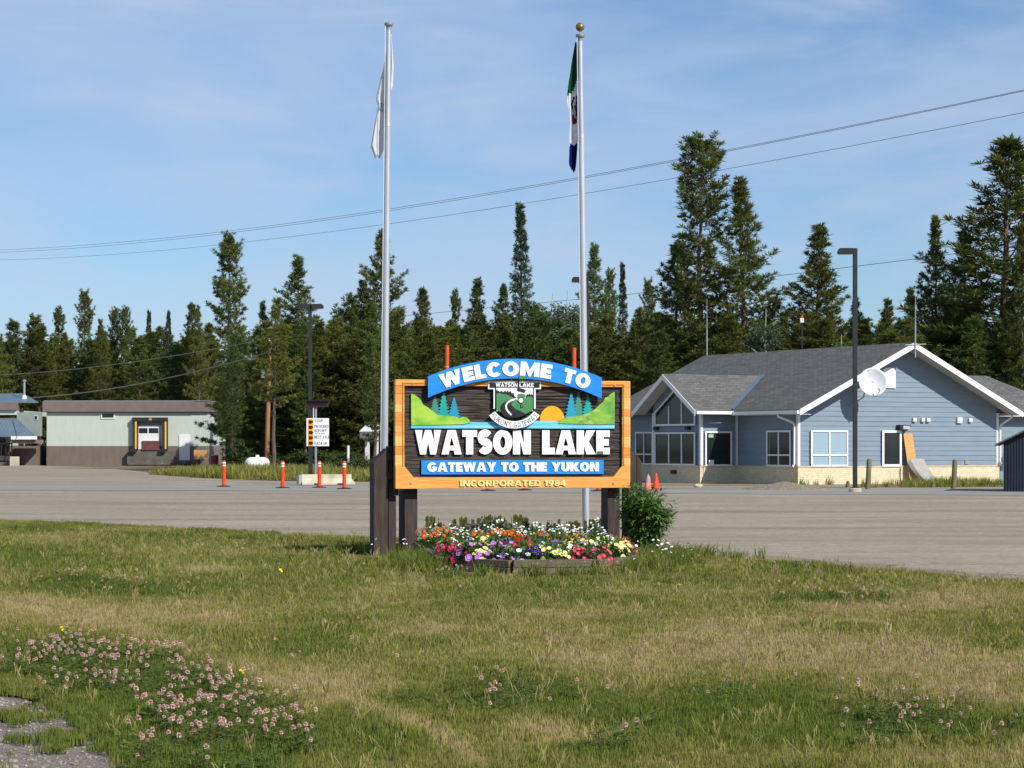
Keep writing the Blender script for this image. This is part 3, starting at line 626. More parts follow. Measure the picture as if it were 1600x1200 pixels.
m_leafg = fol('petunia_leaf', (0.065,0.14,0.028), (0.11,0.21,0.05), 0.3, 9)
m_leafd = fol('daisy_leaf', (0.06,0.13,0.03), (0.10,0.19,0.045), 0.3, 9)
def leaf(mb, p, d, up, ln, w, m=0, fold=0.25):
    d = d.normalized(); s = d.cross(up); s = s.normalized() if s.length > 1e-4 else Vector((1,0,0)); n = s.cross(d)
    a, b, c, e = p, p + d*ln*0.45 + s*w + n*w*fold, p + d*ln, p + d*ln*0.45 - s*w + n*w*fold
    mb.add([a, b, c, e], [(0,1,2), (0,2,3)], m)
def rdir(rn, zmin=-0.2, zmax=1.0):
    a = rn.uniform(0, 2*math.pi); z = rn.uniform(zmin, zmax); r = math.sqrt(max(0, 1-min(1,abs(z))**2)); return Vector((r*math.cos(a), r*math.sin(a), z))
def bloom(mb, p, n, r, petals=5, m=0, m2=1, cup=0.35):
    n = n.normalized(); u = n.orthogonal().normalized(); w = n.cross(u); k = petals*2; vs = [p - n*r*cup]
    for i in range(k):
        a = 2*math.pi*i/k; q = r*(1.0 if i % 2 == 0 else 0.86); vs.append(p + (u*math.cos(a)+w*math.sin(a))*q)
    mb.add(vs, [(0, 1+i, 1+(i+1) % k) for i in range(k)], m)
    if m2 is not None:
        vs = [p - n*r*cup*0.3 + (u*math.cos(a)+w*math.sin(a))*r*0.22 for a in (0, 2.1, 4.2)]; mb.add(vs, [(0,1,2)], m2)
def mound(rn, rad, h, nl, ll, lw):
    mb = MB()
    for _ in range(nl):
        d = rdir(rn, -0.05, 1); q = rn.uniform(0.45, 1.0); p = Vector((d.x*rad*q, d.y*rad*q, max(0.0, d.z)*h*q)); leaf(mb, p, (d + Vector((0,0,0.3)) + rdir(rn,-.6,.8)*0.7), Vector((0,0,1)), ll*rn.uniform(.7,1.3), lw*rn.uniform(.7,1.2))
    for _ in range(6):
        d = rdir(rn, .2, 1); mb.tube([(0,0,-0.02), (d.x*rad*.6, d.y*rad*.6, d.z*h*.7)], 0.004, 4, cap=False)
    return mb
rn = random.Random(11)
pet_f = [mound(rn, 0.19, 0.21, 210, 0.06, 0.017).mesh('petunia_foliage', m_leafg) for _ in range(3)]
PC = dict(yellow=lin(240,232,150), white=lin(240,240,236), red=lin(176,22,30), crimson=lin(120,10,44), pink=lin(226,70,110), coral=lin(236,110,100), purple=lin(70,26,130), lavender=lin(186,120,214), magenta=lin(204,26,96))
PM = {k: M('petal_'+k, v, tuple(min(1,c*1.12+0.01) for c in v), scale=20, rough=0.65, spec=0.2, trans=0.25, rnd=0.08) for k, v in PC.items()}
m_eye = M('blossom_eye', lin(230,214,110), lin(210,190,90), scale=20, rough=0.7)
pet_b = {}
for k in PC:
    pet_b[k] = []
    for _ in range(3):
        mb = MB()
        for i in range(rn.randint(11, 19)):
            d = (rdir(rn, 0.0, 1.0) + Vector((0,-0.35,0))).normalized(); d.z = max(d.z, -0.02); bloom(mb, Vector((d.x*0.19, d.y*0.19, 0.02+d.z*0.21)), d + Vector((0,-.25,.25)), rn.uniform(0.030,0.044))
        pet_b[k].append(mb.mesh('petunia_blossoms', [PM[k], m_eye]))
def plant(name, label, group, x, y, fm, bms, sc, z=0.13, cat='flower'):
    e = E(name, label, cat, (x, y, z), rn.uniform(-0.5, 0.5), group); s = (sc, sc, sc*rn.uniform(.85,1.15))
    obj('foliage', fm, e, (0,0,0), (0,0,rn.uniform(0,6)), s); obj('blossoms', bms, e, (0,0,0), (0,0,rn.uniform(-.6,.6)), s); return e
PXMAP = ['magenta','magenta','coral','white','crimson','yellow','yellow','pink','lavender','lavender','lavender','purple','red','yellow','yellow','white','white','purple','yellow','crimson','pink','yellow','yellow','white','lavender','magenta','crimson','red','yellow','white']
n_p = 0
for row, (y0, xa, xb, cnt) in enumerate(((27.72,-0.72,1.12,13),(28.1,-0.80,1.36,13),(28.55,-0.86,1.48,13),(29.05,-0.9,1.5,12),(29.6,-0.92,1.5,11),(30.15,-0.95,1.5,10))):
    for i in range(cnt):
        u = (i+0.5)/cnt; x = xa + (xb-xa)*u + rn.uniform(-.06,.06); y = y0 + 0.25*abs(u-.4) + rn.uniform(-.1,.1)
        c = PXMAP[min(len(PXMAP)-1, int(u*len(PXMAP)))] if rn.random() < (0.7 if row < 3 else 0.35) else rn.choice(['yellow','yellow','white','pink','pink','coral','crimson','white','lavender','magenta'])
        plant('petunia', f'{c} petunia plant in the front half of the timber flower bed', f'{c} petunias in the flower bed', x, y, rn.choice(pet_f), rn.choice(pet_b[c]), rn.uniform(0.85,1.15)); n_p += 1
# orange marigolds, white daisies and yellow snapdragons towards the back
m_mar = M('petal_orange', lin(240,130,16), lin(226,108,10), scale=20, rough=0.7, trans=0.15)
mar_f = mound(rn, 0.14, 0.24, 110, 0.07, 0.010).mesh('marigold_foliage', m_leafg); mb = MB()
for i in range(7):
    d = rdir(rn, .3, 1); p = Vector((d.x*.15, d.y*.15, .10+d.z*.19))
    for k in range(3): bloom(mb, p+Vector((0,0,.008*k)), Vector((d.x*.4,d.y*.4-.4,1)), .034-.008*k, 6, 0, None, .2)
mar_b = mb.mesh('marigold_blossoms', [m_mar])
for px, py in ((668,832),(684,836),(692,826),(778,824),(788,830),(800,826),(812,822),(846,826),(905,826),(955,832),(660,822),(750,828),(880,830)):
    x, y = (px-800)/F*30.9, 30.9 + rn.uniform(-.35,.35); plant('marigold', 'orange marigold plant in the middle of the timber flower bed', 'orange marigolds in the flower bed', x, y, mar_f, mar_b, rn.uniform(.85,1.1))
dai_f = [mound(rn, 0.17, 0.30, 190, 0.075, 0.008).mesh('daisy_foliage', m_leafd) for _ in range(2)]
dai_b = []
for _ in range(3):
    mb = MB()
    for i in range(11):
        a = rn.uniform(0,6.28); r = rn.uniform(0,.2); z = .26+rn.uniform(-.05,.09); p = Vector((r*math.cos(a), r*math.sin(a), z)); mb.tube([(p.x*.6,p.y*.6,.08), tuple(p)], .002, 3, 2, cap=False); bloom(mb, p, Vector((rn.uniform(-.3,.3),rn.uniform(-.9,-.1),1)), rn.uniform(.016,.022), 6, 0, 1, .05)
    dai_b.append(mb.mesh('daisy_blossoms', [m_whitesign, m_eye, m_leafd]))
for row, (y0, cnt) in enumerate(((30.75,9),(31.25,9),(31.75,9),(32.25,9),(32.7,8))):
    for i in range(cnt):
        u = (i+.5)/cnt; x = -1.22+2.6*u+rn.uniform(-.08,.08)
        if -1.3 < x < 1.45: plant('daisy_plant', 'bushy white daisy plant in the back half of the timber flower bed', 'white daisies in the flower bed', x, y0+rn.uniform(-.12,.12), rn.choice(dai_f), rn.choice(dai_b), rn.uniform(.8,1.05))
sn_f, sn_b = [], []
for _ in range(3):
    mb, mf = MB(), MB()
    for k in range(5):
        x0, y0 = rn.uniform(-.09,.09), rn.uniform(-.09,.09); h = rn.uniform(.24,.36); mf.tube([(x0,y0,-.02),(x0*1.3,y0*1.3,h)], .004, 4)
        for j in range(34):
            t = rn.uniform(.05,.80); leaf(mf, Vector((x0*(1+.3*t),y0*(1+.3*t),h*t)), rdir(rn,.0,.7), Vector((0,0,1)), .07, .011)
        for j in range(15):
            t = rn.uniform(.66,1.03); d = rdir(rn,-.2,.5); bloom(mb, Vector((x0*1.3,y0*1.3,h*t))+d*.020, d, .024, 4, 0, None, .4)
    sn_f.append(mf.mesh('snapdragon_stems', m_leafd)); sn_b.append(mb.mesh('snapdragon_blossoms', [M('petal_pale_yellow', lin(238,228,120), lin(226,216,100), scale=20, rough=.7)]))
for i in range(17):
    x = -1.2+2.6*(i+.5)/17+rn.uniform(-.05,.05); plant('snapdragon', 'tall pale yellow snapdragon at the back edge of the timber flower bed', 'yellow snapdragons in the flower bed', x, 33.05+rn.uniform(-.15,.15), rn.choice(sn_f), rn.choice(sn_b), rn.uniform(.85,1.1))

# ------------------------------------------------------------------ bush beside the right post
def bush(label, x, y, rad, h, nst, nl, ll, lw, mat, seed, name='bush', group=None, stems=True):
    q = random.Random(seed); e = E(name, label, 'bush', (x, y, 0), 0, group); ms, mf = MB(), MB()
    for i in range(nst):
        a = q.uniform(0, 6.28); r = rad*math.sqrt(q.uniform(0.02,1)); hh = h*(1-0.35*(r/rad)**2)*q.uniform(.75,1.05)
        tip = Vector((r*math.cos(a), r*math.sin(a), hh)); b0 = Vector((tip.x*.22, tip.y*.22, -.03)); mid = (b0+tip)*.5 + Vector((0,0,.08*h)) - Vector((tip.x,tip.y,0))*.12
        ms.tube([b0, mid, tip], [.010*h, .007*h, .003*h], 4, cap=False)
        for k in range(nl):
            t = q.uniform(.12,1.0)**.8; p = b0*(1-t)**2 + mid*2*t*(1-t) + tip*t*t
            d = (Vector((tip.x,tip.y,0))*.6/rad + rdir(q,-.5,.6)).normalized(); st = p + d*q.uniform(.0,.10)*h
            for j in range(3): leaf(mf, st + d*ll*.35*j, (d + rdir(q,-.7,.35)*.75 + Vector((0,0,-.15))), Vector((0,0,1)), ll*q.uniform(.7,1.2), lw*q.uniform(.8,1.2))
    ms.build('stems', M('bush_stem', (.10,.08,.05), (.06,.05,.03), scale=8), e, fix=False); mf.build('foliage', mat, e, fix=False); return e
m_bush = fol('bush_leaf', (0.08,0.165,0.03), (0.14,0.25,0.06), 0.35, 5)
bush('leafy dark green bush growing against the right post of the welcome sign', 1.84, 31.3, 0.36, 1.06, 70, 30, 0.085, 0.019, m_bush, 21)

# ------------------------------------------------------------------ bollards, barrier, scale posts, cones
def delineator(px, py, label):
    x, y = G(px, py); e = E('delineator_post', label, 'bollard', (x, y, -0.012), 0, 'orange delineator posts along the scale lane')
    MB()._lathe([(.27,.0),(.27,.025),(.12,.05),(.08,.06)], 8).build('rubber_base', m_rubber, e)
    MB()._lathe([(.072,.055),(.068,.80),(.066,1.0),(.05,1.02)], 14).build('tube', m_or, e, smooth=True)
    for z in (.80,.90): MB()._lathe([(.0715,z),(.0715,z+.055)], 14).build('reflective_band', m_refl, e, smooth=True)
for px, py, lb in ((350,760,'orange delineator post furthest left, alone at the edge of the scale lane'), (441.5,762,'orange delineator post second from the left, left of the concrete barrier'), (499,761.5,'orange delineator post in front of the middle of the concrete barrier'), (538,763.5,'orange delineator post in front of the right end of the concrete barrier'),
                   (763,766.5,'orange delineator post hidden behind the sign, base showing under INCORPORATED'), (820,765.5,'orange delineator post behind the sign, base barely showing below its middle'), (935,767,'orange delineator post behind the sign, base showing beside the right inner support')):
    delineator(px, py, lb)
for px, lb in ((698.5, 'tall orange steel pipe rising behind the left end of the blue arch'), (897, 'tall orange steel pipe rising behind the right end of the blue arch')):
    x = (px-800)/F*86; e = E('scale_marker_pipe', lb, 'pipe', (x, 86, -.012), 0, 'tall orange pipes at the scale')
    zt = H + (HZ-(539 if px < 800 else 543))/F*86
    MB()._lathe([(.082,0),(.082,zt-.01),(.07,zt)], 14).build('pipe', M('orange_pipe', lin(206,84,40), lin(190,74,34), scale=4, rough=.6), e, smooth=True)
    MB()._lathe([(.088,zt-.86),(.088,zt-.80)], 14).build('strap', m_galv, e); MB().box(.085,.17,-.04,.04,zt-.92,zt-.74).build('bracket', m_navy, e)
    MB()._lathe([(.2,0),(.2,.03),(.1,.05)], 12).build('base_plate', m_galv, e)
def jersey():
    (xa, ya), (xb, yb) = G(472,757.5), G(555,757); an = math.atan2(yb-ya, xb-xa); L = math.hypot(xb-xa, yb-ya)
    e = E('concrete_barrier', 'pale concrete traffic barrier at the foot of the instruction sign', 'barrier', (xa, ya, -.012), an)
    pr = [(0,0),(.60,0),(.60,.08),(.42,.26),(.40,.43),(.20,.43),(.18,.26),(0,.08)]; mb = MB(); n = len(pr)
    vs = [(0,p[0],p[1]) for p in pr] + [(L,p[0],p[1]) for p in pr]
    for v in range(n): 
        if pr[v][1] > .2: vs[v] = (.03, vs[v][1], vs[v][2]); vs[v+n] = (L-.10, vs[v+n][1], vs[v+n][2])
    mb.add(vs, [tuple(range(n)), tuple(range(n,2*n))[::-1]] + [(i,(i+1)%n,(i+1)%n+n,i+n) for i in range(n)])
    bevel(mb.build('body', m_conc, e), .015)
    for x in (L*.28, L*.72): MB().box(x-.12,x+.12,-.012,.04,.0,.07).build('lifting_slot', m_black, e)
    MB().box(-.10,.031,.10,.50,.02,.40).build('connector', m_galv, e)
jersey()
def instruction_sign():
    Y = 92.4; x0 = (479-800)/F*Y; e = E('instruction_sign', 'white truck scale instruction sign with orange signal strip and dark display above', 'sign', (x0, Y, 0))
    k = Y/F; w = 35*k; zb, zt = H+(HZ-697)*k, H+(HZ-653.5)*k
    for x in (.20, .38): MB().box(x-.04,x+.04,.03,.10,-.02,zt+.42).build('post', m_galv if x > .3 else m_bronze, e)
    pn = MB().box(0,w,-.02,.028,zb,zt).build('panel', m_whitesign, e)
    st = MB().box(.07,.27,-.034,-.021,zb+.02,zt-.04).build('signal_strip', M('amber_strip', lin(236,160,30), lin(222,140,20), scale=6, rough=.5), pn)
    hh = (zt-zb-.06)/5
    for i in range(5):
        zc = zb+.02+hh*(i+.48); mb = MB(); mb.prism([[(.10,zc-.065),(.22,zc-.065),(.30,zc),(.22,zc+.065),(.10,zc+.065)]], -.046, -.035); mb.build('signal_arrow', M('signal_lens', lin(70,36,10), lin(50,24,8), scale=9, rough=.3), pn)
    rows = [('STOP',1.0,.155,.36),('PROCEED',.80,.155,.60),('REPORT',.645,.155,.52),('NEXT AXLE',.415,.155,.64),('BACK UP',.19,.155,.54)]
    for tx, zf, hgt, tw in rows: 
        z = zb + (zt-zb)*(zf-.02) - hgt*.9; lettering(tx, .33, .33+tw*.96, z, z+.115, -.024, .0035, m_grey2, pn, None, s=.19, b=.16, gap=.14, space=.4)
    z = zb+(zt-zb)*.445; lettering('WITH PAPERS', .36, .76, z-.02, z+.02, -.024, .0035, m_grey2, pn, None, s=.19, b=.16, gap=.16, space=.4)
    d = MB().box(.0,w-.02,-.05,.14,zt+.46,zt+.72).build('display_box', m_black, e); MB().box(.05,w-.08,-.06,-.051,zt+.52,zt+.64).build('display_screen', M('dark_red_display', lin(60,16,18), lin(44,10,12), scale=30, rough=.3), d)
    MB().box(-.06,w+.03,-.16,.16,zt+.725,zt+.75).build('display_hood', m_black, d)
    MB().box(.27,.30,-.01,.02,zt+.001,zt+.459).build('conduit', m_white, e)
m_grey2 = M('sign_lettering_grey', lin(70,72,78), lin(84,86,90), scale=5, rough=.6)
instruction_sign()
def cone(px, py, mt, label, hgt):
    x, y = G(px, py); e = E('traffic_cone', label, 'cone', (x, y, -.02), 0, 'cones beside the weigh station')
    MB().box(-.19,.19,-.19,.19,0,.03).build('base', mt, e); MB()._lathe([(.15,.03),(.035,hgt),(.02,hgt+.005)], 16).build('body', mt, e, smooth=True)
    if mt is not m_or: MB()._lathe([(.102,.30),(.075,.48)], 16).build('collar', M('dirty_band', (.45,.42,.42), (.3,.2,.2), scale=9), e, smooth=True)
cone(1012.5, 764.5, M('faded_cone', lin(226,140,130), lin(214,100,86), scale=6, rough=.7), 'faded pink traffic cone, left of the pair beside the right post', .56)
cone(1025, 764.5, m_or, 'bright orange traffic cone, right of the pair by the weigh station', .60)

# ------------------------------------------------------------------ lamp posts
def lamp_post(px, Y, ytop, label, heads, w=.075, yb=None):
    x = (px-800)/F*Y; zt = H+(HZ-ytop)/F*Y; e = E('lamp_post', label, 'lamp post', (x, Y, 0), 0, 'dark parking lot lamp posts')
    MB()._lathe([(.22,-.05),(.22,.10),(.20,.12)], 16).build('concrete_foot', m_conc, e)
    MB().box(-w*1.8,w*1.8,-w*1.8,w*1.8,.12,.15).build('base_plate', m_bronze, e)
    bevel(MB().box(-w,w,-w,w,.151,zt-.03).build('pole', m_bronze, e), .012)
    for s in heads:
        ln = .52
        h = MB(); h.prism([[(s*.0765,zt-.20),(s*(.0765+ln),zt-.20),(s*(.0765+ln),zt-.09),(s*(.0765+ln-.06),zt),(s*.0765,zt)][::(1 if s > 0 else -1)]], -.17, .17); hd = bevel(h.build('lamp_head', m_bronze, e), .015)
        MB().box(min(s*.14,s*.52),max(s*.14,s*.52),-.13,.13,zt-.212,zt-.202).build('lens', M('lamp_lens', (.5,.5,.46), (.4,.4,.38), scale=5, rough=.25), hd)
    MB().box(-w-.004,w+.004,-w-.004,w+.004,zt-.03,zt).build('cap', m_bronze, e)
    return e
lamp_post(1336, 77.4, 388, 'tall dark lamp post in front of the blue weigh station', (-1,))
lamp_post(484.5, 100, 475, 'dark twin-headed lamp post behind the instruction sign', (-1, 1))
lamp_post(917, 88, 433, 'dark lamp post almost hidden behind the right flagpole', (-1,), .07)
# ------------------------------------------------------------------ blue weigh station
AL = R(29); CX, CY = 11.70, 91.6
ws = E('weigh_station', 'blue-grey clapboard weigh station with dark shingle gable roof and cream brick base', 'building', (CX, CY, -.02), AL)
W1, LQ = 10.58, 14.2                       # gable width, length along the ridge
ZR, SL, OV = 5.92, 0.482, 0.60             # ridge height, roof slope, eave overhang
zroof = lambda t: ZR - SL*abs(t - W1/2)
m_side = M('blue_grey_clapboard', lin(124,140,154), lin(116,132,147), scale=2.2, rough=.6, stretch=(.4,.4,3), rnd=.035)
m_trim = M('white_trim', (.80,.80,.80), (.74,.75,.76), scale=3, rough=.5)
m_sof = M('grey_soffit', lin(190,192,196), lin(178,180,184), scale=3, rough=.6)
m_brk = M('cream_brick', lin(226,212,182), lin(214,198,166), scale=9, rough=.9, bump=.3, bscale=24, bdist=.006, col3=lin(196,178,146), scale3=14, lo3=.55, hi3=.7)
def brick_joints(m):
    n, l = m.node_tree.nodes, m.node_tree.links; b = n['Principled BSDF']; g = n.new('ShaderNodeTexCoord')
    sx = n.new('ShaderNodeSeparateXYZ'); l.new(g.outputs['Object'], sx.inputs[0]); ad = n.new('ShaderNodeMath'); l.new(sx.outputs[0], ad.inputs[0]); l.new(sx.outputs[1], ad.inputs[1])
    cb_ = n.new('ShaderNodeCombineXYZ'); l.new(ad.outputs[0], cb_.inputs[0]); l.new(sx.outputs[2], cb_.inputs[1])
    t = n.new('ShaderNodeTexBrick'); t.inputs['Scale'].default_value = 1; t.inputs['Brick Width'].default_value = .22; t.inputs['Row Height'].default_value = .075; t.inputs['Mortar Size'].default_value = .008
    l.new(cb_.outputs[0], t.inputs['Vector']); t.inputs['Color1'].default_value = (1,1,1,1); t.inputs['Color2'].default_value = (.86,.86,.86,1); t.inputs['Mortar'].default_value = (.72,.72,.72,1)
    x = n.new('ShaderNodeMix'); x.data_type = 'RGBA'; x.blend_type = 'MULTIPLY'; x.inputs[0].default_value = 1; l.new(b.inputs['Base Color'].links[0].from_socket, x.inputs[6]); l.new(t.outputs['Color'], x.inputs[7]); l.new(x.outputs[2], b.inputs['Base Color'])
brick_joints(m_brk)
def shingle_mat():
    m = bpy.data.materials.new('asphalt_shingle'); m.use_nodes = True; n, l = m.node_tree.nodes, m.node_tree.links; b = n['Principled BSDF']; b.inputs['Roughness'].default_value = .95; b.inputs['Specular IOR Level'].default_value = .15
    u = n.new('ShaderNodeUVMap') if False else n.new('ShaderNodeTexCoord')
    t = n.new('ShaderNodeTexBrick'); t.inputs['Scale'].default_value = 1; t.inputs['Brick Width'].default_value = .34; t.inputs['Row Height'].default_value = .14; t.inputs['Mortar Size'].default_value = .012; t.offset = .37
    t.inputs['Color1'].default_value = (*lin(106,106,103),1); t.inputs['Color2'].default_value = (*lin(88,88,87),1); t.inputs['Mortar'].default_value = (*lin(70,70,70),1); t.inputs['Bias'].default_value = -.1
    l.new(u.outputs['UV'], t.inputs['Vector'])
    z = n.new('ShaderNodeTexNoise'); z.inputs['Scale'].default_value = 1.3; z.inputs['Detail'].default_value = 6; l.new(u.outputs['UV'], z.inputs['Vector'])
    r = n.new('ShaderNodeMapRange'); r.inputs['To Min'].default_value = .75; r.inputs['To Max'].default_value = 1.25; l.new(z.outputs['Fac'], r.inputs['Value'])
    x = n.new('ShaderNodeVectorMath'); x.operation = 'SCALE'; l.new(t.outputs['Color'], x.inputs[0]); l.new(r.outputs[0], x.inputs['Scale']); l.new(x.outputs[0], b.inputs['Base Color'])
    bp = n.new('ShaderNodeBump'); bp.inputs['Strength'].default_value = .7; bp.inputs['Distance'].default_value = .02; l.new(t.outputs['Color'], bp.inputs['Height']); l.new(bp.outputs[0], b.inputs['Normal']); return m
m_shin = shingle_mat()
def roof_slab(name, poly, parent, mat=None, th=.07, run=None):
    """one roof plane: polygon of (t,q,z) corners, thickened downwards; UV = metres along the eave and up the slope"""
    mb = MB(); n = len(poly); nrm = (Vector(poly[1])-Vector(poly[0])).cross(Vector(poly[2])-Vector(poly[0])).normalized()
    if nrm.z < 0: poly = poly[::-1]; nrm = -nrm
    mb.add(list(poly) + [tuple(Vector(p)-Vector((0,0,th))) for p in poly], [tuple(range(n)), tuple(range(n,2*n))[::-1]] + [(i, i+n, (i+1)%n+n, (i+1)%n) for i in range(n)])
    o = mb.build(name, mat or m_shin, parent, fix=False); ev = run or Vector((nrm.y, -nrm.x, 0)); ev = Vector(ev).normalized(); up = nrm.cross(ev)
    uv = o.data.uv_layers.new(name='UVMap')
    for lp in o.data.loops: c = o.data.vertices[lp.vertex_index].co; uv.data[lp.index].uv = (c.dot(ev), c.dot(up))
    return o
q0, q1 = -0.9, LQ + .55
roof_slab('roof', [(W1/2,q0,ZR),(W1/2,q1,ZR),(-OV,q1,zroof(-OV)),(-OV,q0,zroof(-OV))], ws)
roof_slab('roof', [(W1/2,q0,ZR-.004),(W1/2,q1,ZR-.004),(W1+OV,q1,zroof(W1+OV)),(W1+OV,q0,zroof(W1+OV))], ws)
# porch roof on the shaded side and hipped wing roof on the far side
PQ, PH, PT = 6.3, 4.66, -2.5; PS = (PH - 3.05)/2.5; tv = W1/2 - (ZR-PH)/SL
te = W1/2 - (ZR-3.08)/SL
for s in (-1, 1):
    roof_slab('porch_roof', [(PT,PQ,PH+.02),(tv+.05,PQ,PH+.02),(te,PQ+s*2.45,3.11),(PT,PQ+s*2.5,3.07)], ws, th=.06)
m_flash = M('valley_flashing', lin(120,140,160), lin(108,128,150), scale=4, rough=.35, metal=.5)
va, vb = Vector((tv+.02,PQ,PH+.05)), Vector((te-.02,PQ-2.42,3.14)); dv = (vb-va); sv = dv.cross(Vector((0,0,1))).normalized()*.13
MB().add([va-sv+Vector((0,0,.03)), va+sv+Vector((0,0,.03)), vb+sv+Vector((0,0,.03)), vb-sv+Vector((0,0,.03))], [(0,1,2,3)]).build('valley_flashing', m_flash, ws)
WQ, WH, WE, WT = 3.6, 4.76, 3.05, 13.1; wl_ = WQ-2.9; wr_ = WQ+2.9; wx = WT+2.9
roof_slab('wing_roof', [(6.5,WQ,WH),(WT,WQ,WH),(wx,wl_,WE),(6.5,wl_,WE)], ws); roof_slab('wing_roof', [(6.5,WQ,WH-.003),(WT,WQ,WH-.003),(wx,wr_,WE),(6.5,wr_,WE)], ws)
roof_slab('wing_roof', [(WT,WQ,WH-.005),(wx,wl_,WE-.002),(wx,wr_,WE-.002)], ws)
MB().box(W1+.4, wx, wl_-.06, wl_+.02, WE-.16, WE-.005).build('gutter', m_trim, ws)
# walls: core box plus individual clapboards
ZB2 = .72
mb = MB(); mb.prism([[(0.03,.0),(W1-.03,.0),(W1-.03,zroof(W1)-.12),(W1/2,ZR-.12),(.03,zroof(0)-.12)]], .03, LQ-.03); mb.build('wall_core', m_side, ws)
mb = MB().box(-1.77,.02,4.45,8.15,.0,3.0); mb.build('porch_core', m_side, ws); MB().box(W1-.02, 15.4, wl_+.5, wr_-.5, 0, WE-.07).build('wing_wall', m_side, ws)
def lap(name, L, z0, z1, org, ang, cl=None, cr=None):
    """one lap-siding board: foot proud of its head; optional sloped ends"""
    x0a, x0b = (cl(z0), cl(z1)) if cl else (0, 0); x1a, x1b = (cr(z0), cr(z1)) if cr else (L, L)
    if x1b - x0b < .03: x0b = x1b = (x0b+x1b)/2
    vs = [(x0a,-.028,z0),(x1a,-.028,z0),(x1b,-.008,z1+.012),(x0b,-.008,z1+.012),(x0a,.031,z0),(x1a,.031,z0),(x1b,.031,z1+.012),(x0b,.031,z1+.012)]
    MB().add(vs, [(0,1,2,3),(5,4,7,6),(0,4,5,1),(3,2,6,7),(1,5,6,2),(4,0,3,7)]).build(name, m_side, ws, org, (0,0,ang))
ex = .205; z = ZB2 + .06
while z < ZR - .35:
    zt = min(z+ex, ZR-.2); lo = lambda zz: max(.06, W1/2 - (ZR-.10-zz)/SL); hi_ = lambda zz: min(W1-.06, W1/2 + (ZR-.10-zz)/SL)
    lap('clapboard', W1, z, zt, (0,0,0), 0, lo, hi_); z = zt
z = ZB2 + .06
while z < 2.95:
    zt = min(z+ex, 2.96)
    lap('clapboard', 4.30, z, zt, (0,4.36,0), -math.pi/2)                     # shaded long wall, right piece
    lap('clapboard', LQ-8.2, z, zt, (0,LQ,0), -math.pi/2)                     # shaded long wall, left piece
    lap('clapboard', 3.70, z, zt, (-1.80,8.15,0), -math.pi/2)                 # porch front
    lap('clapboard', 1.75, z, zt, (-1.77,4.42,0), 0); z = zt                  # porch side
z = 2.97
while z < PH - .35:
    zt = z + ex; c_ = lambda zz: max(.0, 1.85 - (PH-.15-zz)/PS); d_ = lambda zz: min(3.7, 1.85 + (PH-.15-zz)/PS); lap('clapboard', 3.7, z, zt, (-1.80,8.15,0), -math.pi/2, c_, d_); z = zt
mb = MB(); mb.prism([[(0,2.9),(3.7,2.9),(1.85,PH-.16)]], .0, 1.7); mb.build('porch_gable_core', m_side, ws, (-1.77,8.15,0), (0,0,-math.pi/2))
for a_ in (((-.05,W1+.05,-.06,.10),), ((-.06,.10,.105,4.36),), ((-.06,.10,8.2,LQ),), ((-1.86,-1.7,4.40,8.20),), ((-1.69,.09,4.365,4.5),)):
    x0, x1, y0, y1 = a_[0]; MB().box(x0,x1,y0,y1,-.05,ZB2).build('brick_base', m_brk, ws); 
    MB().box(x0-.025,x1+.025,y0-.025,y1+(.02 if y1 < .2 else -.03),ZB2+.001,ZB2+.05).build('brick_cap', m_brk, ws)
# corner boards
for x, y in ((-.045,-.045),(W1-.075,-.045),(-1.85,4.375),(-1.85,8.05),(-.05,4.28)): MB().box(x,x+.12,y,y+.12,ZB2+.06,2.98 if x > -1 else 3.02).build('corner_board', m_trim, ws)
# rake boards, fascia, soffits, gutters, downpipes
def rake(p, q, y0, y1, h=.24, nm='rake_board', mat=None):
    mb = MB(); mb.prism([[(p[0],p[1]-h),(q[0],q[1]-h),(q[0],q[1]),(p[0],p[1])]] if q[0] > p[0] else [[(q[0],q[1]-h),(p[0],p[1]-h),(p[0],p[1]),(q[0],q[1])]], y0, y1); mb.build(nm, mat or m_trim, ws)
e0 = (-OV, zroof(-OV)-.012); pk = (W1/2, ZR-.012); e1 = (W1+OV, zroof(W1+OV)-.012)
rake(e0, pk, q0-.05, q0-.003); rake((pk[0]+.002,pk[1]), e1, q0-.05, q0-.003)
rake((e0[0]+.02,e0[1]-.075), (pk[0],pk[1]-.075), q0, .0, .03, 'soffit', m_sof); rake((pk[0]+.002,pk[1]-.075), (e1[0]-.02,e1[1]-.075), q0, .0, .03, 'soffit', m_sof)
MB().box(-OV-.11,-OV+.0,q0,3.82,e0[1]-.17,e0[1]-.03).build('gutter', m_trim, ws); MB().box(-OV+.01,-.01,q0+.01,3.85,e0[1]-.20,e0[1]-.175).build('soffit', m_sof, ws)
MB().box(W1+OV,W1+OV+.11,q0,wl_-.1,e1[1]-.17,e1[1]-.03).build('gutter', m_trim, ws)
MB().box(PT+.02,te-.02,3.70,3.80,2.93,3.06).build('gutter', m_trim, ws)
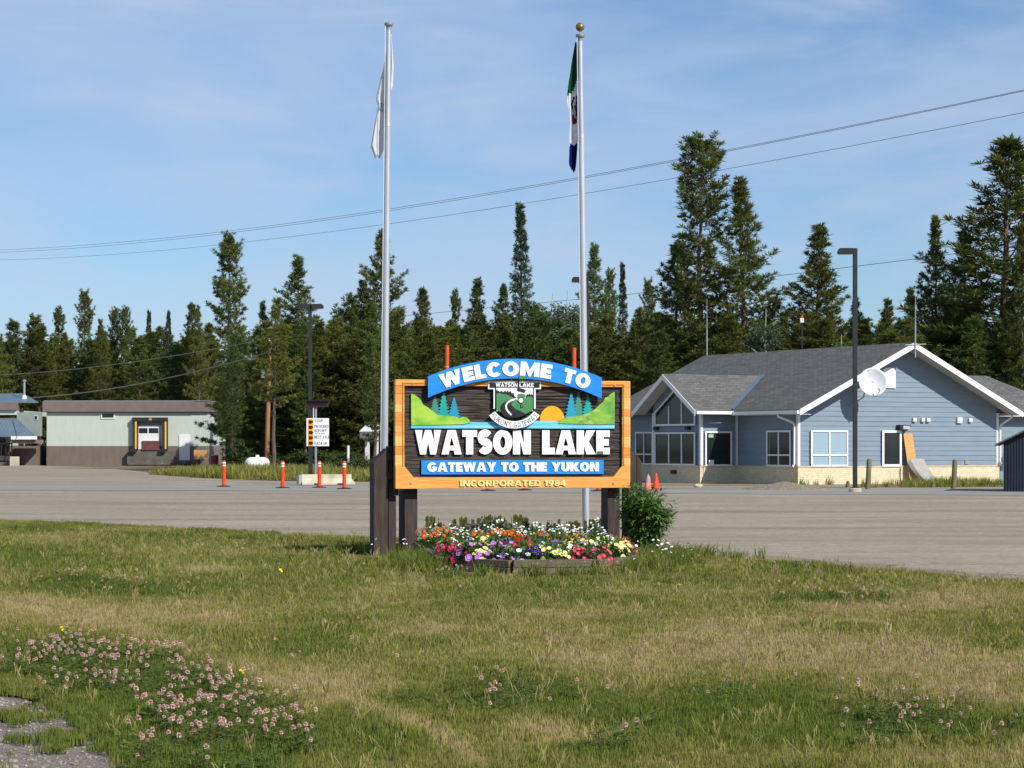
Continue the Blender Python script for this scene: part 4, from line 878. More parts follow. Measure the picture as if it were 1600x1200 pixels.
for s in (-1, 1):
    mb = MB(); a = (PQ, PH); b_ = (PQ+s*2.5, 3.07); pts = [(a[0],a[1]-.22),(b_[0],b_[1]-.22),b_,a]; pts = pts if s > 0 else pts[::-1]
    mb.add([(PT-.03,p[0],p[1]) for p in pts] + [(PT+.0,p[0],p[1]) for p in pts], [(0,1,2,3),(7,6,5,4)] + [(i,i+4,(i+1)%4+4,(i+1)%4) for i in range(4)]); mb.build('porch_rake_board', m_trim, ws)
    mb = MB(); pts = [(a[0],a[1]-.12),(b_[0],b_[1]-.12),(b_[0],b_[1]-.09),(a[0],a[1]-.09)]
    mb.add([(PT,p[0],p[1]) for p in pts] + [(-1.82,p[0],p[1]) for p in pts], [(0,1,2,3),(7,6,5,4)] + [(i,i+4,(i+1)%4+4,(i+1)%4) for i in range(4)]); mb.build('porch_soffit', m_sof, ws)
MB().tube([(-OV-.05,.5,2.9),(-OV-.05,.5,2.80),(-.14,.16,2.55),(-.12,.10,2.45),(-.12,.10,.85),(-.2,.1,.74)], .045, 8).build('downpipe', m_trim, ws, smooth=True)
MB().tube([(W1+OV+.05,-.2,2.92),(W1+OV+.05,-.2,2.84),(W1+.10,-.12,2.5),(W1+.08,-.10,2.4),(W1+.08,-.10,.82),(W1+.16,-.12,.72)], .045, 8).build('downpipe', m_trim, ws, smooth=True)
# windows: frame pieces are sub-parts of each window
def window(org, ang, w, z0, z1, vs_=(), hs=None, glass=None, poly=None, name='window', fw=.07):
    """pane with frame bars; org = left end at the wall face seen from outside"""
    g = MB(); pl = poly or [(0,z0),(w,z0),(w,z1),(0,z1)]; g.prism([pl], -.045, .0); o = g.build(name, glass or m_glass, ws, org, (0,0,ang))
    def bar(a, b, t=fw):
        d = (b[0]-a[0], b[1]-a[1]); L = math.hypot(*d); nx, nz = -d[1]/L*t/2, d[0]/L*t/2; mb = MB()
        mb.prism([[(a[0]+nx,a[1]+nz),(a[0]-nx,a[1]-nz),(b[0]-nx,b[1]-nz),(b[0]+nx,b[1]+nz)]], -.085, -.0455); mb.build('frame', m_trim, o)
    n = len(pl)
    for i in range(n):
        a, b = pl[i], pl[(i+1)%n]; d = Vector((b[0]-a[0], b[1]-a[1])).normalized()*fw/2*(-.98 if i % 2 else 1.0); bar((a[0]+d.x*(-1),a[1]+d.y*(-1)), (b[0]+d.x,b[1]+d.y))
    for x, za, zb_ in vs_: bar((x,za+fw/2+.002), (x,zb_-fw/2-.002), fw*.8)
    for xa, xb, zz in (hs or ()): bar((xa+fw*.42,zz), (xb-fw*.42,zz), fw*.85)
    return o
twin = lambda w: ([(w/2,.78,2.2)], [(0,w/2,1.22),(w/2,w,1.22)])
v_, h_ = twin(1.82); window((.61,-.03,0), 0, 1.82, .78, 2.2, v_, h_, m_glassb)
window((4.30,-.03,0), 0, .92, .78, 2.2, (), None, m_glass, fw=.10)
v_, h_ = twin(1.64); window((-.03,2.05,0), -math.pi/2, 1.64, .78, 2.2, v_, h_, m_glass)
v_, h_ = twin(1.4); window((-.03,12.3,0), -math.pi/2, 1.4, .78, 2.2, v_, h_, m_glass)
# porch front: triple window below, three-pane trapezoid above; big pane on the porch side
fr = lambda q: 8.12 - q                    # distance along the porch front from its left end
window((-1.83,8.12,0), -math.pi/2, 3.0, .80, 2.15, [(1.35,.8,2.15),(2.35,.8,2.15)], None, m_glass, poly=[(.25,.80),(3.35,.80),(3.35,2.15),(.25,2.15)])
window((-1.83,8.12,0), -math.pi/2, 3.0, 2.5, 3.6, [(1.35,2.50,3.35),(2.35,2.50,3.62)], None, m_glass, poly=[(.25,2.50),(3.35,2.50),(3.35,3.12),(1.86,4.08),(.25,3.04)][:2] + [(3.35,3.10),(1.86,4.02),(.25,3.04)])
window((-1.62,4.39,0), 0, 1.30, .78, 2.18, (), None, m_glass)
MB().box(-1.5,-1.25,4.30,4.34,1.95,2.1).build('window_notice', M('green_notice', lin(150,190,170), lin(130,170,150), scale=8, rough=.6), ws)
MB().box(-1.52,-1.28,4.22,4.26,.75,1.0).build('leaning_board', m_trim, ws)
for y in (5.25, 7.75): 
    mb = MB().box(-2.02,-1.83,y-.10,y+.10,2.28,2.42); mb.build('porch_lamp', m_black, ws)
MB().box(-2.0,-1.865,6.2,6.5,.40,.56).build('vent_hood', m_bronze, ws)
# gable fittings
lv = MB(); pts = [(4.30,4.02),(4.98,4.02),(4.98,4.72)] + [(4.64+.34*math.cos(R(a)), 4.72+.16*math.sin(R(a))) for a in range(15,180,15)] + [(4.30,4.72)]; lv.prism([pts], -.075, -.02); lo_ = lv.build('louvre_vent', m_trim, ws)
for k in range(8): MB().box(4.37,4.91,-.095,-.0755,4.10+k*.085,4.13+k*.085,mat=None).build('slat', m_trim, lo_)
for t_, zc, sz in ((5.98,2.70,.085),(6.43,2.70,.085),(6.72,2.70,.085),(8.42,2.70,.13),(9.02,2.70,.085)):
    mb = MB(); mb.prism([[(-sz,-sz),(sz,-sz),(sz,sz*.9),(-sz,sz*.9)]], -.12, -.02); hd = mb.build('vent_hood', m_trim, ws, (t_,0,zc)); MB().box(-sz*.8,sz*.8,-.126,-.121,-sz*.9,-sz*.3).build('flap', m_sof, hd)
MB().box(8.75,8.95,-.06,-.03,.82,.98).build('vent_cover', M('tan_vent', lin(150,150,140), lin(130,130,120), scale=6), ws)
fl = MB(); fl.prism([[(5.05,2.30),(5.40,2.22),(5.62,2.40),(5.60,2.48),(5.05,2.48)]], -.30, -.03); fo = fl.build('floodlight', m_bronze, ws); MB().box(5.2,5.56,-.312,-.302,2.30,2.44).build('lens', M('floodlight_lens', (.5,.5,.48), (.35,.35,.34), scale=12, rough=.2), fo)
bevel(MB().box(W1+.12,W1+.42,-.25,-.02,.50,1.15).build('meter_box', M('grey_meter_box', lin(150,156,162), lin(140,146,152), scale=4, rough=.5), ws), .015)
MB().box(W1+.0,W1+.119,-.2,-.05,.8,.9).build('meter_conduit', m_galv, ws)
# satellite dish on its wall bracket
DT, DZ = 2.99, 4.21
dish = E('satellite_dish', 'white satellite dish on a bracket in front of the blue gable', 'satellite dish', (CX+DT*math.cos(AL)+1.05*math.sin(AL), CY+DT*math.sin(AL)-1.05*math.cos(AL), DZ-.02), AL)
prof = [(0.001,0.0)] + [(.60*i/8, .16*(i/8)**2) for i in range(1,9)]; b0 = MB(); nn = 28; vs = []
for r, d in prof:
    for k in range(nn): a = 2*math.pi*k/nn; vs.append((r*math.cos(a), -d+.05, r*1.0*math.sin(a)))
fs = [(i*nn+k, i*nn+(k+1)%nn, (i+1)*nn+(k+1)%nn, (i+1)*nn+k) for i in range(len(prof)-1) for k in range(nn)]
b0.add(vs, fs); dm = b0.build('reflector', M('dish_grey_white', lin(206,210,214), lin(196,200,206), scale=3, rough=.5), dish, rot=(R(-10),0,-AL*.85), smooth=True); sm = dm.modifiers.new('thick','SOLIDIFY'); sm.thickness = .012
MB().tube([(0,.05,0),(-.08,.35,-.12),(-.10,.45,-.6),(-.35,1.02,-.95)], .03, 8).build('mount_arm', m_galv, dish, smooth=True)
MB().tube([(0,-.0,-.52),(.0,-.30,-.58),(.0,-.48,-.34)], .014, 6).build('feed_arm', m_galv, dish); MB().tube([(0,-.48,-.34),(0,-.40,-.27)], .032, 8).build('feed_horn', m_galv, dish)
def mast(label, t, q, z0, z1, r=.02, arm=False):
    x, y = CX+t*math.cos(AL)-q*math.sin(AL), CY+t*math.sin(AL)+q*math.cos(AL); e = E('antenna_mast', label, 'antenna', (x, y, z0-.02), AL)
    MB().tube([(0,0,0),(0,0,(z1-z0)*.45)], r*1.3, 6).build('lower_tube', m_galv, e); MB().tube([(0,0,(z1-z0)*.45),(0,0,z1-z0)], [r, r*.35], 6).build('whip', m_galv, e)
    if arm: MB().tube([(-.55,.0,.52),(.55,.0,.58)], .018, 6).build('stand_off_bar', m_galv, e); MB().box(-.06,.06,.02,.07,.5,.62).build('clamp', m_galv, e)
mast('thin whip antenna fixed to the peak of the front gable', W1/2, q0-.08, ZR-.65, H+(HZ-438)/F*92.6, .024, True)
mast('thin whip antenna rising from the far left end of the shingle roof', W1/2, 14.5, ZR-.05, H+(HZ-462)/F*105, .026)
# clutter along the gable wall
def wpos(t, q): return CX+t*math.cos(AL)-q*math.sin(AL), CY+t*math.sin(AL)+q*math.cos(AL)
m_osb = M('strand_board', lin(206,164,108), lin(178,134,82), scale=22, rough=.85, detail=2, stretch=(1,1,1.6))
x, y = wpos(5.78, -.05); o = MB().box(-.24,.24,-.012,.012,0,2.15).build('strand_board', m_osb, None, (x+.13, y-.35, -.02), (R(-9),R(-3),AL)); tag(o, 'narrow sheet of tan strand board leaning on the gable wall', 'board')
m_sheet = M('grey_sheet', lin(168,166,162), lin(150,148,146), scale=4, rough=.8)
def bent_sheet(dx, w, label, hgt):
    mb = MB(); n = 10; f_, bk = [], []
    for i in range(n+1):
        u = i/n; xx = .62*(1-u)**2 + .05*u; f_.append((xx, u*hgt))
    vs = []
    for xx, zz in f_: vs += [(xx-.30,-.55*(1-zz/hgt),zz),(xx-.30+w,-.55*(1-zz/hgt)-.12,zz)]
    vs += [(v[0]+.004, v[1]+.035, v[2]) for v in vs]; k = 2*(n+1)
    fs = []
    for i in range(n): a = 2*i; fs += [(a,a+1,a+3,a+2), (a+k,a+2+k,a+3+k,a+1+k), (a,a+2,a+2+k,a+k), (a+1,a+1+k,a+3+k,a+3)]
    fs += [(0,k,k+1,1),(2*n,2*n+1,2*n+1+k,2*n+k)]
    x, y = wpos(5.62+dx, -.42); o = mb.add(vs, fs).build('bent_panel', m_sheet, None, (x, y, -.02), (0,0,AL)); tag(o, label, 'panel', 'grey panels against the gable')
bent_sheet(.12, .62, 'wide grey sheet bowed against the strand board by the gable wall', 1.05)
bent_sheet(-.06, .10, 'narrow edge of a second grey sheet sticking out left of the bowed one', .98)
m_oldp = M('old_green_grey_post', lin(124,116,90), lin(96,92,68), scale=6, rough=.9, bump=.4, bscale=20, stretch=(3,3,.5), bdist=.01)
for px, py, hh, lb in ((1356,763.5,1.13,'weathered bollard post left of the small window, in front of the gable'), (1490,762.5,1.10,'weathered bollard post right of the leaning sheets, in front of the gable')):
    x, y = G(px, py); e = E('wooden_bollard', lb, 'post', (x, y, -.02), .2, 'wooden posts before the gable'); mb = MB()._lathe([(.10,-.1),(.098,hh-.10),(.085,hh-.03),(.03,hh)], 10); mb.build('post', m_oldp, e, rot=(0,R(3),0), smooth=True)
    MB()._lathe([(.0865,hh-.029),(.04,hh+.004)], 10).build('cut_top', M('post_top', lin(170,120,90), lin(140,96,70), scale=8), e, rot=(0,R(3),0))
for px, lb in ((1324,'short dark stake stub left of the lamp post by the gable'), (1457,'short dark stake stub right of the leaning sheets')):
    x, y = G(px, 761); o = MB().tube([(0,0,-.05),(.02,0,.18),(.02,0,.26)], [.07,.07,.05], 7).build('stake_stub', m_oldp, None, (x,y,-.02)); tag(o, lb, 'stake', 'stake stubs')
# gravel heap
def heap(px, py, rx, ry, h, label):
    x, y = G(px, py); mb = MB(); n, k = 10, 36; vs = [(0,0,h)]; q = random.Random(3)
    for i in range(1,n+1):
        for j in range(k):
            a = 2*math.pi*j/k; r = i/n; z = h*(1-r)**1.0*(1-.3*r)+.035*(q.random()-.5)*(r<1) - (.08 if r == 1 else 0); vs.append((rx*r*math.cos(a)*(1+.12*math.sin(3*a+1)), ry*r*math.sin(a), z))
    fs = [(0,1+j,1+(j+1)%k) for j in range(k)] + [(1+(i*k)+j, 1+(i+1)*k+j, 1+(i+1)*k+(j+1)%k, 1+i*k+(j+1)%k) for i in range(n-1) for j in range(k)]
    o = mb.add(vs, fs).build('gravel_heap', m_gravel2, None, (x,y,-.02)); tag(o, label, 'gravel'); return o
m_gravel2 = M('heap_gravel', lin(150,138,118), lin(112,102,86), scale=14, rough=.95, bump=1, bscale=22, bdist=.05, lo=.4, hi=.62)
heap(1225, 764, 1.75, 1.2, .30, 'low heap of gravel at the shaded corner of the weigh station')
def stone(px, py, r, label):
    x, y = G(px, py); q = random.Random(px); mb = MB(); vs = []
    for i in range(5):
        for j in range(8): a = 2*math.pi*j/8; th = math.pi*(i+.5)/5; rr_ = r*q.uniform(.8,1.2); vs.append((rr_*math.sin(th)*math.cos(a)*1.3, rr_*math.sin(th)*math.sin(a), rr_*.7*math.cos(th)))
    fs = [(i*8+j,i*8+(j+1)%8,(i+1)*8+(j+1)%8,(i+1)*8+j) for i in range(4) for j in range(8)] + [tuple(range(8))[::-1], tuple(range(32,40))]
    o = mb.add(vs, fs).build('stone', m_conc, None, (x,y,r*.3)); tag(o, label, 'stone')
stone(1091, 761, .13, 'small pale stone on the ground below the porch of the weigh station')
# navy shed at the right edge
shx, shy = (1569-800)/F*78, 78
shed = E('shed', 'dark navy shed with grey shingle roof at the right edge beside the weigh station', 'shed', (shx, shy, -.02), R(-15))
m_nv = stripes(M('navy_cladding', lin(26,38,54), lin(20,32,46), scale=3, rough=.6), 'X', 3.2, .6, .02)
MB().box(0,2.9,0,3.2,-.05,1.72).build('wall', m_nv, shed); mb = MB(); mb.add([(0,0.01,1.72),(2.9,.01,1.72),(1.45,.01,2.45)], [(0,1,2)]); mb.build('gable', m_nv, shed)
for s in (-1,1): roof_slab('roof', [(1.45,-.25,2.53),(1.45,3.4,2.53),(1.45+s*1.75,3.4,1.66),(1.45+s*1.75,-.25,1.66)], shed, th=.06)
for x in (0.0, 2.82): MB().box(x-.02,x+.10,-.03,.05,0,1.70).build('corner_board', m_nv, shed)
mb = MB().box(.85,2.05,-.04,.0,.02,1.65).build('door', m_nv, shed); MB().box(1.9,1.95,-.07,-.041,.8,.95).build('handle', m_galv, mb)

# ------------------------------------------------------------------ warehouse far left
WY = 186.0; WX = (73-800)/F*WY; k = WY/F
wh = E('warehouse', 'long pale green and brown metal warehouse with a loading dock at far left', 'building', (WX, WY, -.02), R(-.6))
m_wg = stripes(M('pale_green_cladding', lin(192,200,192), lin(184,193,185), scale=1.5, rough=.55, stretch=(2,2,.5)), 'X', 1.6, .18, .02)
m_wb = stripes(M('brown_cladding', lin(120,107,100), lin(112,99,92), scale=1.5, rough=.6, stretch=(2,2,.5)), 'X', 1.6, .18, .02)
m_fas = M('brown_fascia', lin(122,110,106), lin(114,101,98), scale=2, rough=.6)
zz = lambda py: H + (HZ-py)*k
WL = 252*k
MB().box(0,WL,.0,12,zz(696.5),zz(644)).build('wall', m_wg, wh); MB().box(-.01,WL+.01,-.01,12.01,-.1,zz(696.5)-.003).build('lower_wall', m_wb, wh)
MB().box(-.28,WL-1.1,-.30,12.3,zz(643),zz(626.5)).build('fascia', m_fas, wh); MB().box(WL-1.098,WL+.2,-.27,12.27,zz(643),zz(627.5)).build('fascia', m_fas, wh)
MB().box(-.2,WL+.1,-.22,12.2,zz(626.5)+.001,zz(626.5)+.05).build('roof', m_galv, wh)
def wbox(name, x0, x1, y0, y1, d0, d1, mat, par=None):
    return MB().box((x0-73)*k,(x1-73)*k,-d1,-d0,zz(y1),zz(y0)).build(name, mat, par or wh)
wf = wbox('window', 158, 180, 644.6, 654, .0, .06, m_trim); wbox('pane', 160.3, 178, 645.6, 652, .061, .08, m_glass, wf)
dk = wbox('dock_frame', 208, 263, 652, 658, .0, .45, m_rubber)
for x in (209, 255.5): 
    wbox('dock_seal', x, x+7.5, 658.1, 702, .0, .42, m_rubber); wbox('seal_stripe', x+3.6, x+6.2, 658.5, 701, .421, .44, M('yellow_stripe', lin(234,190,84), lin(222,176,70), scale=5))
wbox('dock_marker', 234.5, 239, 653, 656.5, .451, .47, M('amber_marker', lin(200,150,60), lin(180,130,50), scale=5))
od = wbox('dock_door', 216.6, 250, 664.5, 701.5, .01, .06, m_trim)
for a, b_ in ((217.5,231),(233,247.8)): wbox('pane', a, b_, 668.5, 676.5, .061, .075, m_glass, od)
for yv in (680, 690): wbox('panel_joint', 216.8, 249.8, yv-.2, yv+.2, .061, .064, m_sof, od)
wbox('door_header', 216.6, 252, 658.2, 664.3, .01, .07, M('grey_header', lin(140,146,150), lin(128,134,138), scale=3), None)
wbox('dock_leveller', 222.5, 250.5, 688.5, 703, .08, .14, M('rusty_leveller', lin(112,74,70), lin(94,60,56), scale=4, rough=.8))
m_cdk = M('dark_concrete', lin(104,102,94), lin(86,84,76), scale=1.5, rough=.9, col3=lin(150,146,132), scale3=2.0, lo3=.6, hi3=.72)
wbox('dock_wall', 200.5, 272.5, 705, 723.5, .02, .50, m_cdk)
for a in (206, 252): wbox('dock_bumper', a, a+9, 701.5, 706.5, .46, .78, m_rubber)
wbox('dock_step', 203, 268, 722, 725.8, .51, .95, m_cdk)
dd = wbox('side_door', 280.4, 297, 678.6, 718.6, .0, .06, m_trim); wbox('handle', 281.2, 283.5, 697.5, 698.6, .061, .12, m_galv, dd); wbox('door_step', 279.5, 299, 719, 724.5, .03, .45, m_cdk)
# left annex: awning roof, upper band, metal roof and flue
an = E('warehouse_annex', 'low annex with sloping blue-grey metal roofs and a flue, left edge', 'building', (WX, WY, -.02), R(-.6))
m_met = stripes(M('blue_grey_metal_roof', lin(118,136,150), lin(104,122,138), scale=.8, rough=.4, metal=.35), 'X', 1.1, .5, .03)
AX = lambda px: (px-73)*k
MB().box(AX(-70),AX(30)+.0,-1.0,11,zz(648),zz(641)).build('clerestory_wall', m_wg, an); MB().box(AX(-70),AX(31),-1.25,-.2,zz(640.5),zz(629)).build('fascia', m_fas, an); 
roof_slab('awning_roof', [(AX(-70),-.9,zz(653)),(AX(29),-.9,zz(653)),(AX(75),-4.4,zz(681)),(AX(-70),-4.4,zz(681))], an, m_met, .08); MB().box(AX(37),AX(76.5),-4.55,-4.41,zz(686.5),zz(681.5)).build('gutter', m_trim, an); MB().box(AX(37.5),AX(74),-4.3,-1.5,zz(692.5),zz(686.8)).build('awning_beam', m_fas, an)
MB().box(AX(30),AX(66),-.9,-.02,zz(681),zz(644)).build('link_wall', M('grey_green_wall', lin(140,152,146), lin(130,142,136), scale=2), an)
wv = MB().box(AX(57),AX(63),-.95,-.901,zz(655.5),zz(649)).build('link_window', m_trim, an); MB().box(AX(58),AX(62.3),-.97,-.951,zz(654.8),zz(649.6)).build('pane', m_glass, wv)
MB().box(AX(-70),AX(60),-.88,3,-.1,zz(696.5)).build('lower_wall', m_wb, an); MB().box(AX(-70),AX(29.5),-.88,3,zz(696)+.0,zz(653.5)).build('wall', m_wg, an)
roof_slab('upper_roof', [(AX(-70),3.0,zz(613)),(AX(24),3.0,zz(613)),(AX(62),-.6,zz(628)),(AX(-70),-.6,zz(628))], an, m_met, .08)
MB().tube([(AX(33.5),1.0,zz(624)),(AX(33.5),1.0,zz(595))], .10, 10).build('flue', m_galv, an, smooth=True); MB()._lathe([(.28,0),(.12,.45)], 10, 0, (AX(33.5),1.0,zz(625))).build('flue_flashing', m_white, an); MB()._lathe([(.17,0),(.17,.08),(.05,.16)], 10, 0, (AX(33.5),1.0,zz(595))).build('flue_cap', m_galv, an)
# porch railing, dark doorway and red awning corner
roof_slab('red_awning', [(AX(-30),-4.3,zz(675)),(AX(0),-4.3,zz(675)),(AX(7),-5.4,zz(680)),(AX(-30),-5.4,zz(680))], an, M('red_awning', lin(168,72,60), lin(150,60,50), scale=3), .05); MB().box(AX(-30),AX(8.4),-5.5,-5.41,zz(684),zz(680.3)).build('awning_edge', m_trim, an)
MB().box(AX(-20),AX(12.5),-3.4,-.9,zz(720),zz(685)).build('doorway', M('dark_doorway', lin(36,40,44), lin(28,30,34), scale=2), an)
MB().box(AX(13),AX(35),-4.0,-3.8,zz(694),zz(692)).build('rail', m_black, an); MB().box(AX(13),AX(35),-4.0,-3.8,zz(719),zz(711.5)).build('rail_panel', M('rail_panel', lin(74,68,64), lin(62,58,54), scale=3), an)
for px in (13.5,19.5,26.5,31.5,35.5): MB().box(AX(px)-.035,AX(px)+.035,-3.97,-3.83,zz(711.4),zz(682 if px > 34 or px < 14 else 694.1)).build('baluster', m_black, an)
MB().box(AX(-30),AX(36),-4.4,-.9,-.1,zz(721)).build('porch_floor', m_cdk, an)
o = MB().box(-.33,.33,-.3,.3,-.05,.72).build('concrete_block', m_conc, None, ((42-800)*k, WY-4.6, 0)); bevel(o, .03); tag(o, 'pale concrete block at the end of the annex porch rail', 'concrete block')
# board on a post, barrel, tank, utility pole, shelter
x, y = (322-800)/F*175, 175; e = E('notice_board', 'blank tan plywood board on a short post at the right end of the warehouse', 'board', (x-.0, y, -.02)); MB().box(-.95,.10,-.03,.03,.56,1.30).build('plywood', m_osb, e); MB().box(-.64,-.50,.031,.11,-.05,1.1).build('post', m_black, e)
x, y = (335.5-800)/F*172, 172; e = E('barrel', 'red drum with pale rim standing beside the warehouse corner', 'barrel', (x, y, -.02)); MB()._lathe([(.29,0),(.29,.28),(.305,.30),(.29,.32),(.29,.56),(.305,.58),(.29,.60),(.29,.86)], 16).build('drum', M('faded_red', lin(176,66,70), lin(156,54,58), scale=4), e, smooth=True); MB()._lathe([(.31,.86),(.31,.92),(.1,.93)], 16).build('lid', m_sof, e)
x, y = (402-800)/F*131, 131; e = E('propane_tank', 'white horizontal propane tank among the trees left of the wooden pole', 'tank', (x, y, 0), R(62)); pr = [(.02,-.95),(.22,-.92),(.33,-.82),(.37,-.68),(.37,.68),(.33,.82),(.22,.92),(.02,.95)]
MB()._lathe(pr, 18).build('tank', m_white, e, (0,0,.55), (0,R(90),0), smooth=True); [MB().box(xx-.06,xx+.06,-.3,.3,-.05,.3).build('saddle', m_conc, e) for xx in (-.5,.5)]; MB()._lathe([(.12,.90),(.12,1.02),(.08,1.05)], 10).build('valve_dome', m_white, e)
m_pole = M('utility_pole_wood', lin(166,122,84), lin(140,100,66), scale=5, rough=.9, stretch=(4,4,.4), bump=.3, bscale=20, bdist=.01)
UPX, UPY = (419-800)/F*136, 136; zt = H+(HZ-530)/F*136
up = E('utility_pole', 'brown wooden utility pole standing among the pines left of the instruction sign', 'utility pole', (UPX, UPY, 0)); MB().tube([(-.10,0,-.1),(0,0,zt*.5),(.12,0,zt)], [.15,.135,.11], 10).build('pole', m_pole, up, smooth=True)
MB().tube([(-.30,-.1,zt-2.35),(-.30,-.1,zt-1.75)], .13, 10).build('transformer', m_galv, up); MB().box(-.24,.0,-.12,-.05,zt-2.2,zt-2.1).build('bracket', m_galv, up)
for z_ in (zt-.1, zt-.9): MB()._lathe([(.06,0),(.06,.12),(.03,.16)], 8, 0, (.1,-.15,z_)).build('insulator', m_white, up)
# small white roofed shelter glimpsed between trunks
x, y = (580-800)/F*134, 134; e = E('white_shelter', 'small white-roofed shelter with white posts glimpsed behind the left flagpole', 'shelter', (x, y, 0), R(-10))
roof_slab('roof', [(-.55,-.7,2.45),(.6,-.7,2.45),(.6,.9,2.85),(-.55,.9,2.85)], e, m_white, .06); MB().box(-.53,.58,-.72,-.66,2.05,2.44).build('front_panel', M('grey_panel', lin(120,122,126), lin(106,108,112), scale=4), e)
for xx, yy in ((-.05,-.5),(.5,-.5),(-.48,.7),(.5,.7)): MB().box(xx-.06,xx+.06,yy-.06,yy+.06,-.1,2.42).build('post', m_white, e)
x, y = (544-800)/F*125, 125; o = MB().tube([(0,0,-.1),(0,0,1.6)], .07, 8).build('marker_stake', m_white, None, (x,y,0)); tag(o, 'short white stake in the brush right of the instruction sign', 'stake')
x, y = (1253-800)/F*112, 112; e = E('beacon_mast', 'slim mast with white box and orange cap among pines above the roof', 'beacon', (x, y, 0)); z_ = H+(HZ-504)/F*112; MB().tube([(0,0,-.1),(0,0,z_)], .035, 6).build('mast', m_bronze, e); MB().box(-.09,.09,-.09,.09,z_,z_+.22).build('box', m_white, e); MB()._lathe([(.06,0),(.06,.10),(.02,.14)], 8, 0, (0,0,z_+.221)).build('cap', m_or, e)
# ------------------------------------------------------------------ conifers and other trees
m_need = [fol('pine_needles_olive', (0.082,0.102,0.020), (0.155,0.178,0.042), .26, .9), fol('pine_needles_green', (0.074,0.110,0.026), (0.138,0.182,0.048), .26, .9), fol('pine_needles_yellowish', (0.100,0.114,0.022), (0.172,0.186,0.044), .26, .9)]
m_spr = fol('spruce_needles', (0.055,0.085,0.040), (0.098,0.135,0.066), .15, .9)
m_asp = fol('aspen_leaves', (0.080,0.120,0.060), (0.130,0.180,0.095), .25, .9)
m_bark = M('pine_bark', lin(112,98,88), lin(82,70,62), scale=4, rough=.95, bump=.5, bscale=14, stretch=(3,3,.6), bdist=.03)
m_abark = M('pale_aspen_bark', lin(188,184,168), lin(160,156,140), scale=4, rough=.9)
def needles(mb, p, d, ln, w, n, q, spread=.75):
    for _ in range(n):
        v = (d + Vector((q.gauss(0,spread), q.gauss(0,spread), q.gauss(0,spread)))).normalized(); s = v.cross(Vector((q.random()-.5,q.random()-.5,q.random()-.5))).normalized()*w*q.uniform(.7,1.2); L = ln*q.uniform(.7,1.25)
        mb.add([p - s*.6, p + v*L*.55 + s, p + v*L, p + v*L*.55 - s], [(0,1,2,3)])
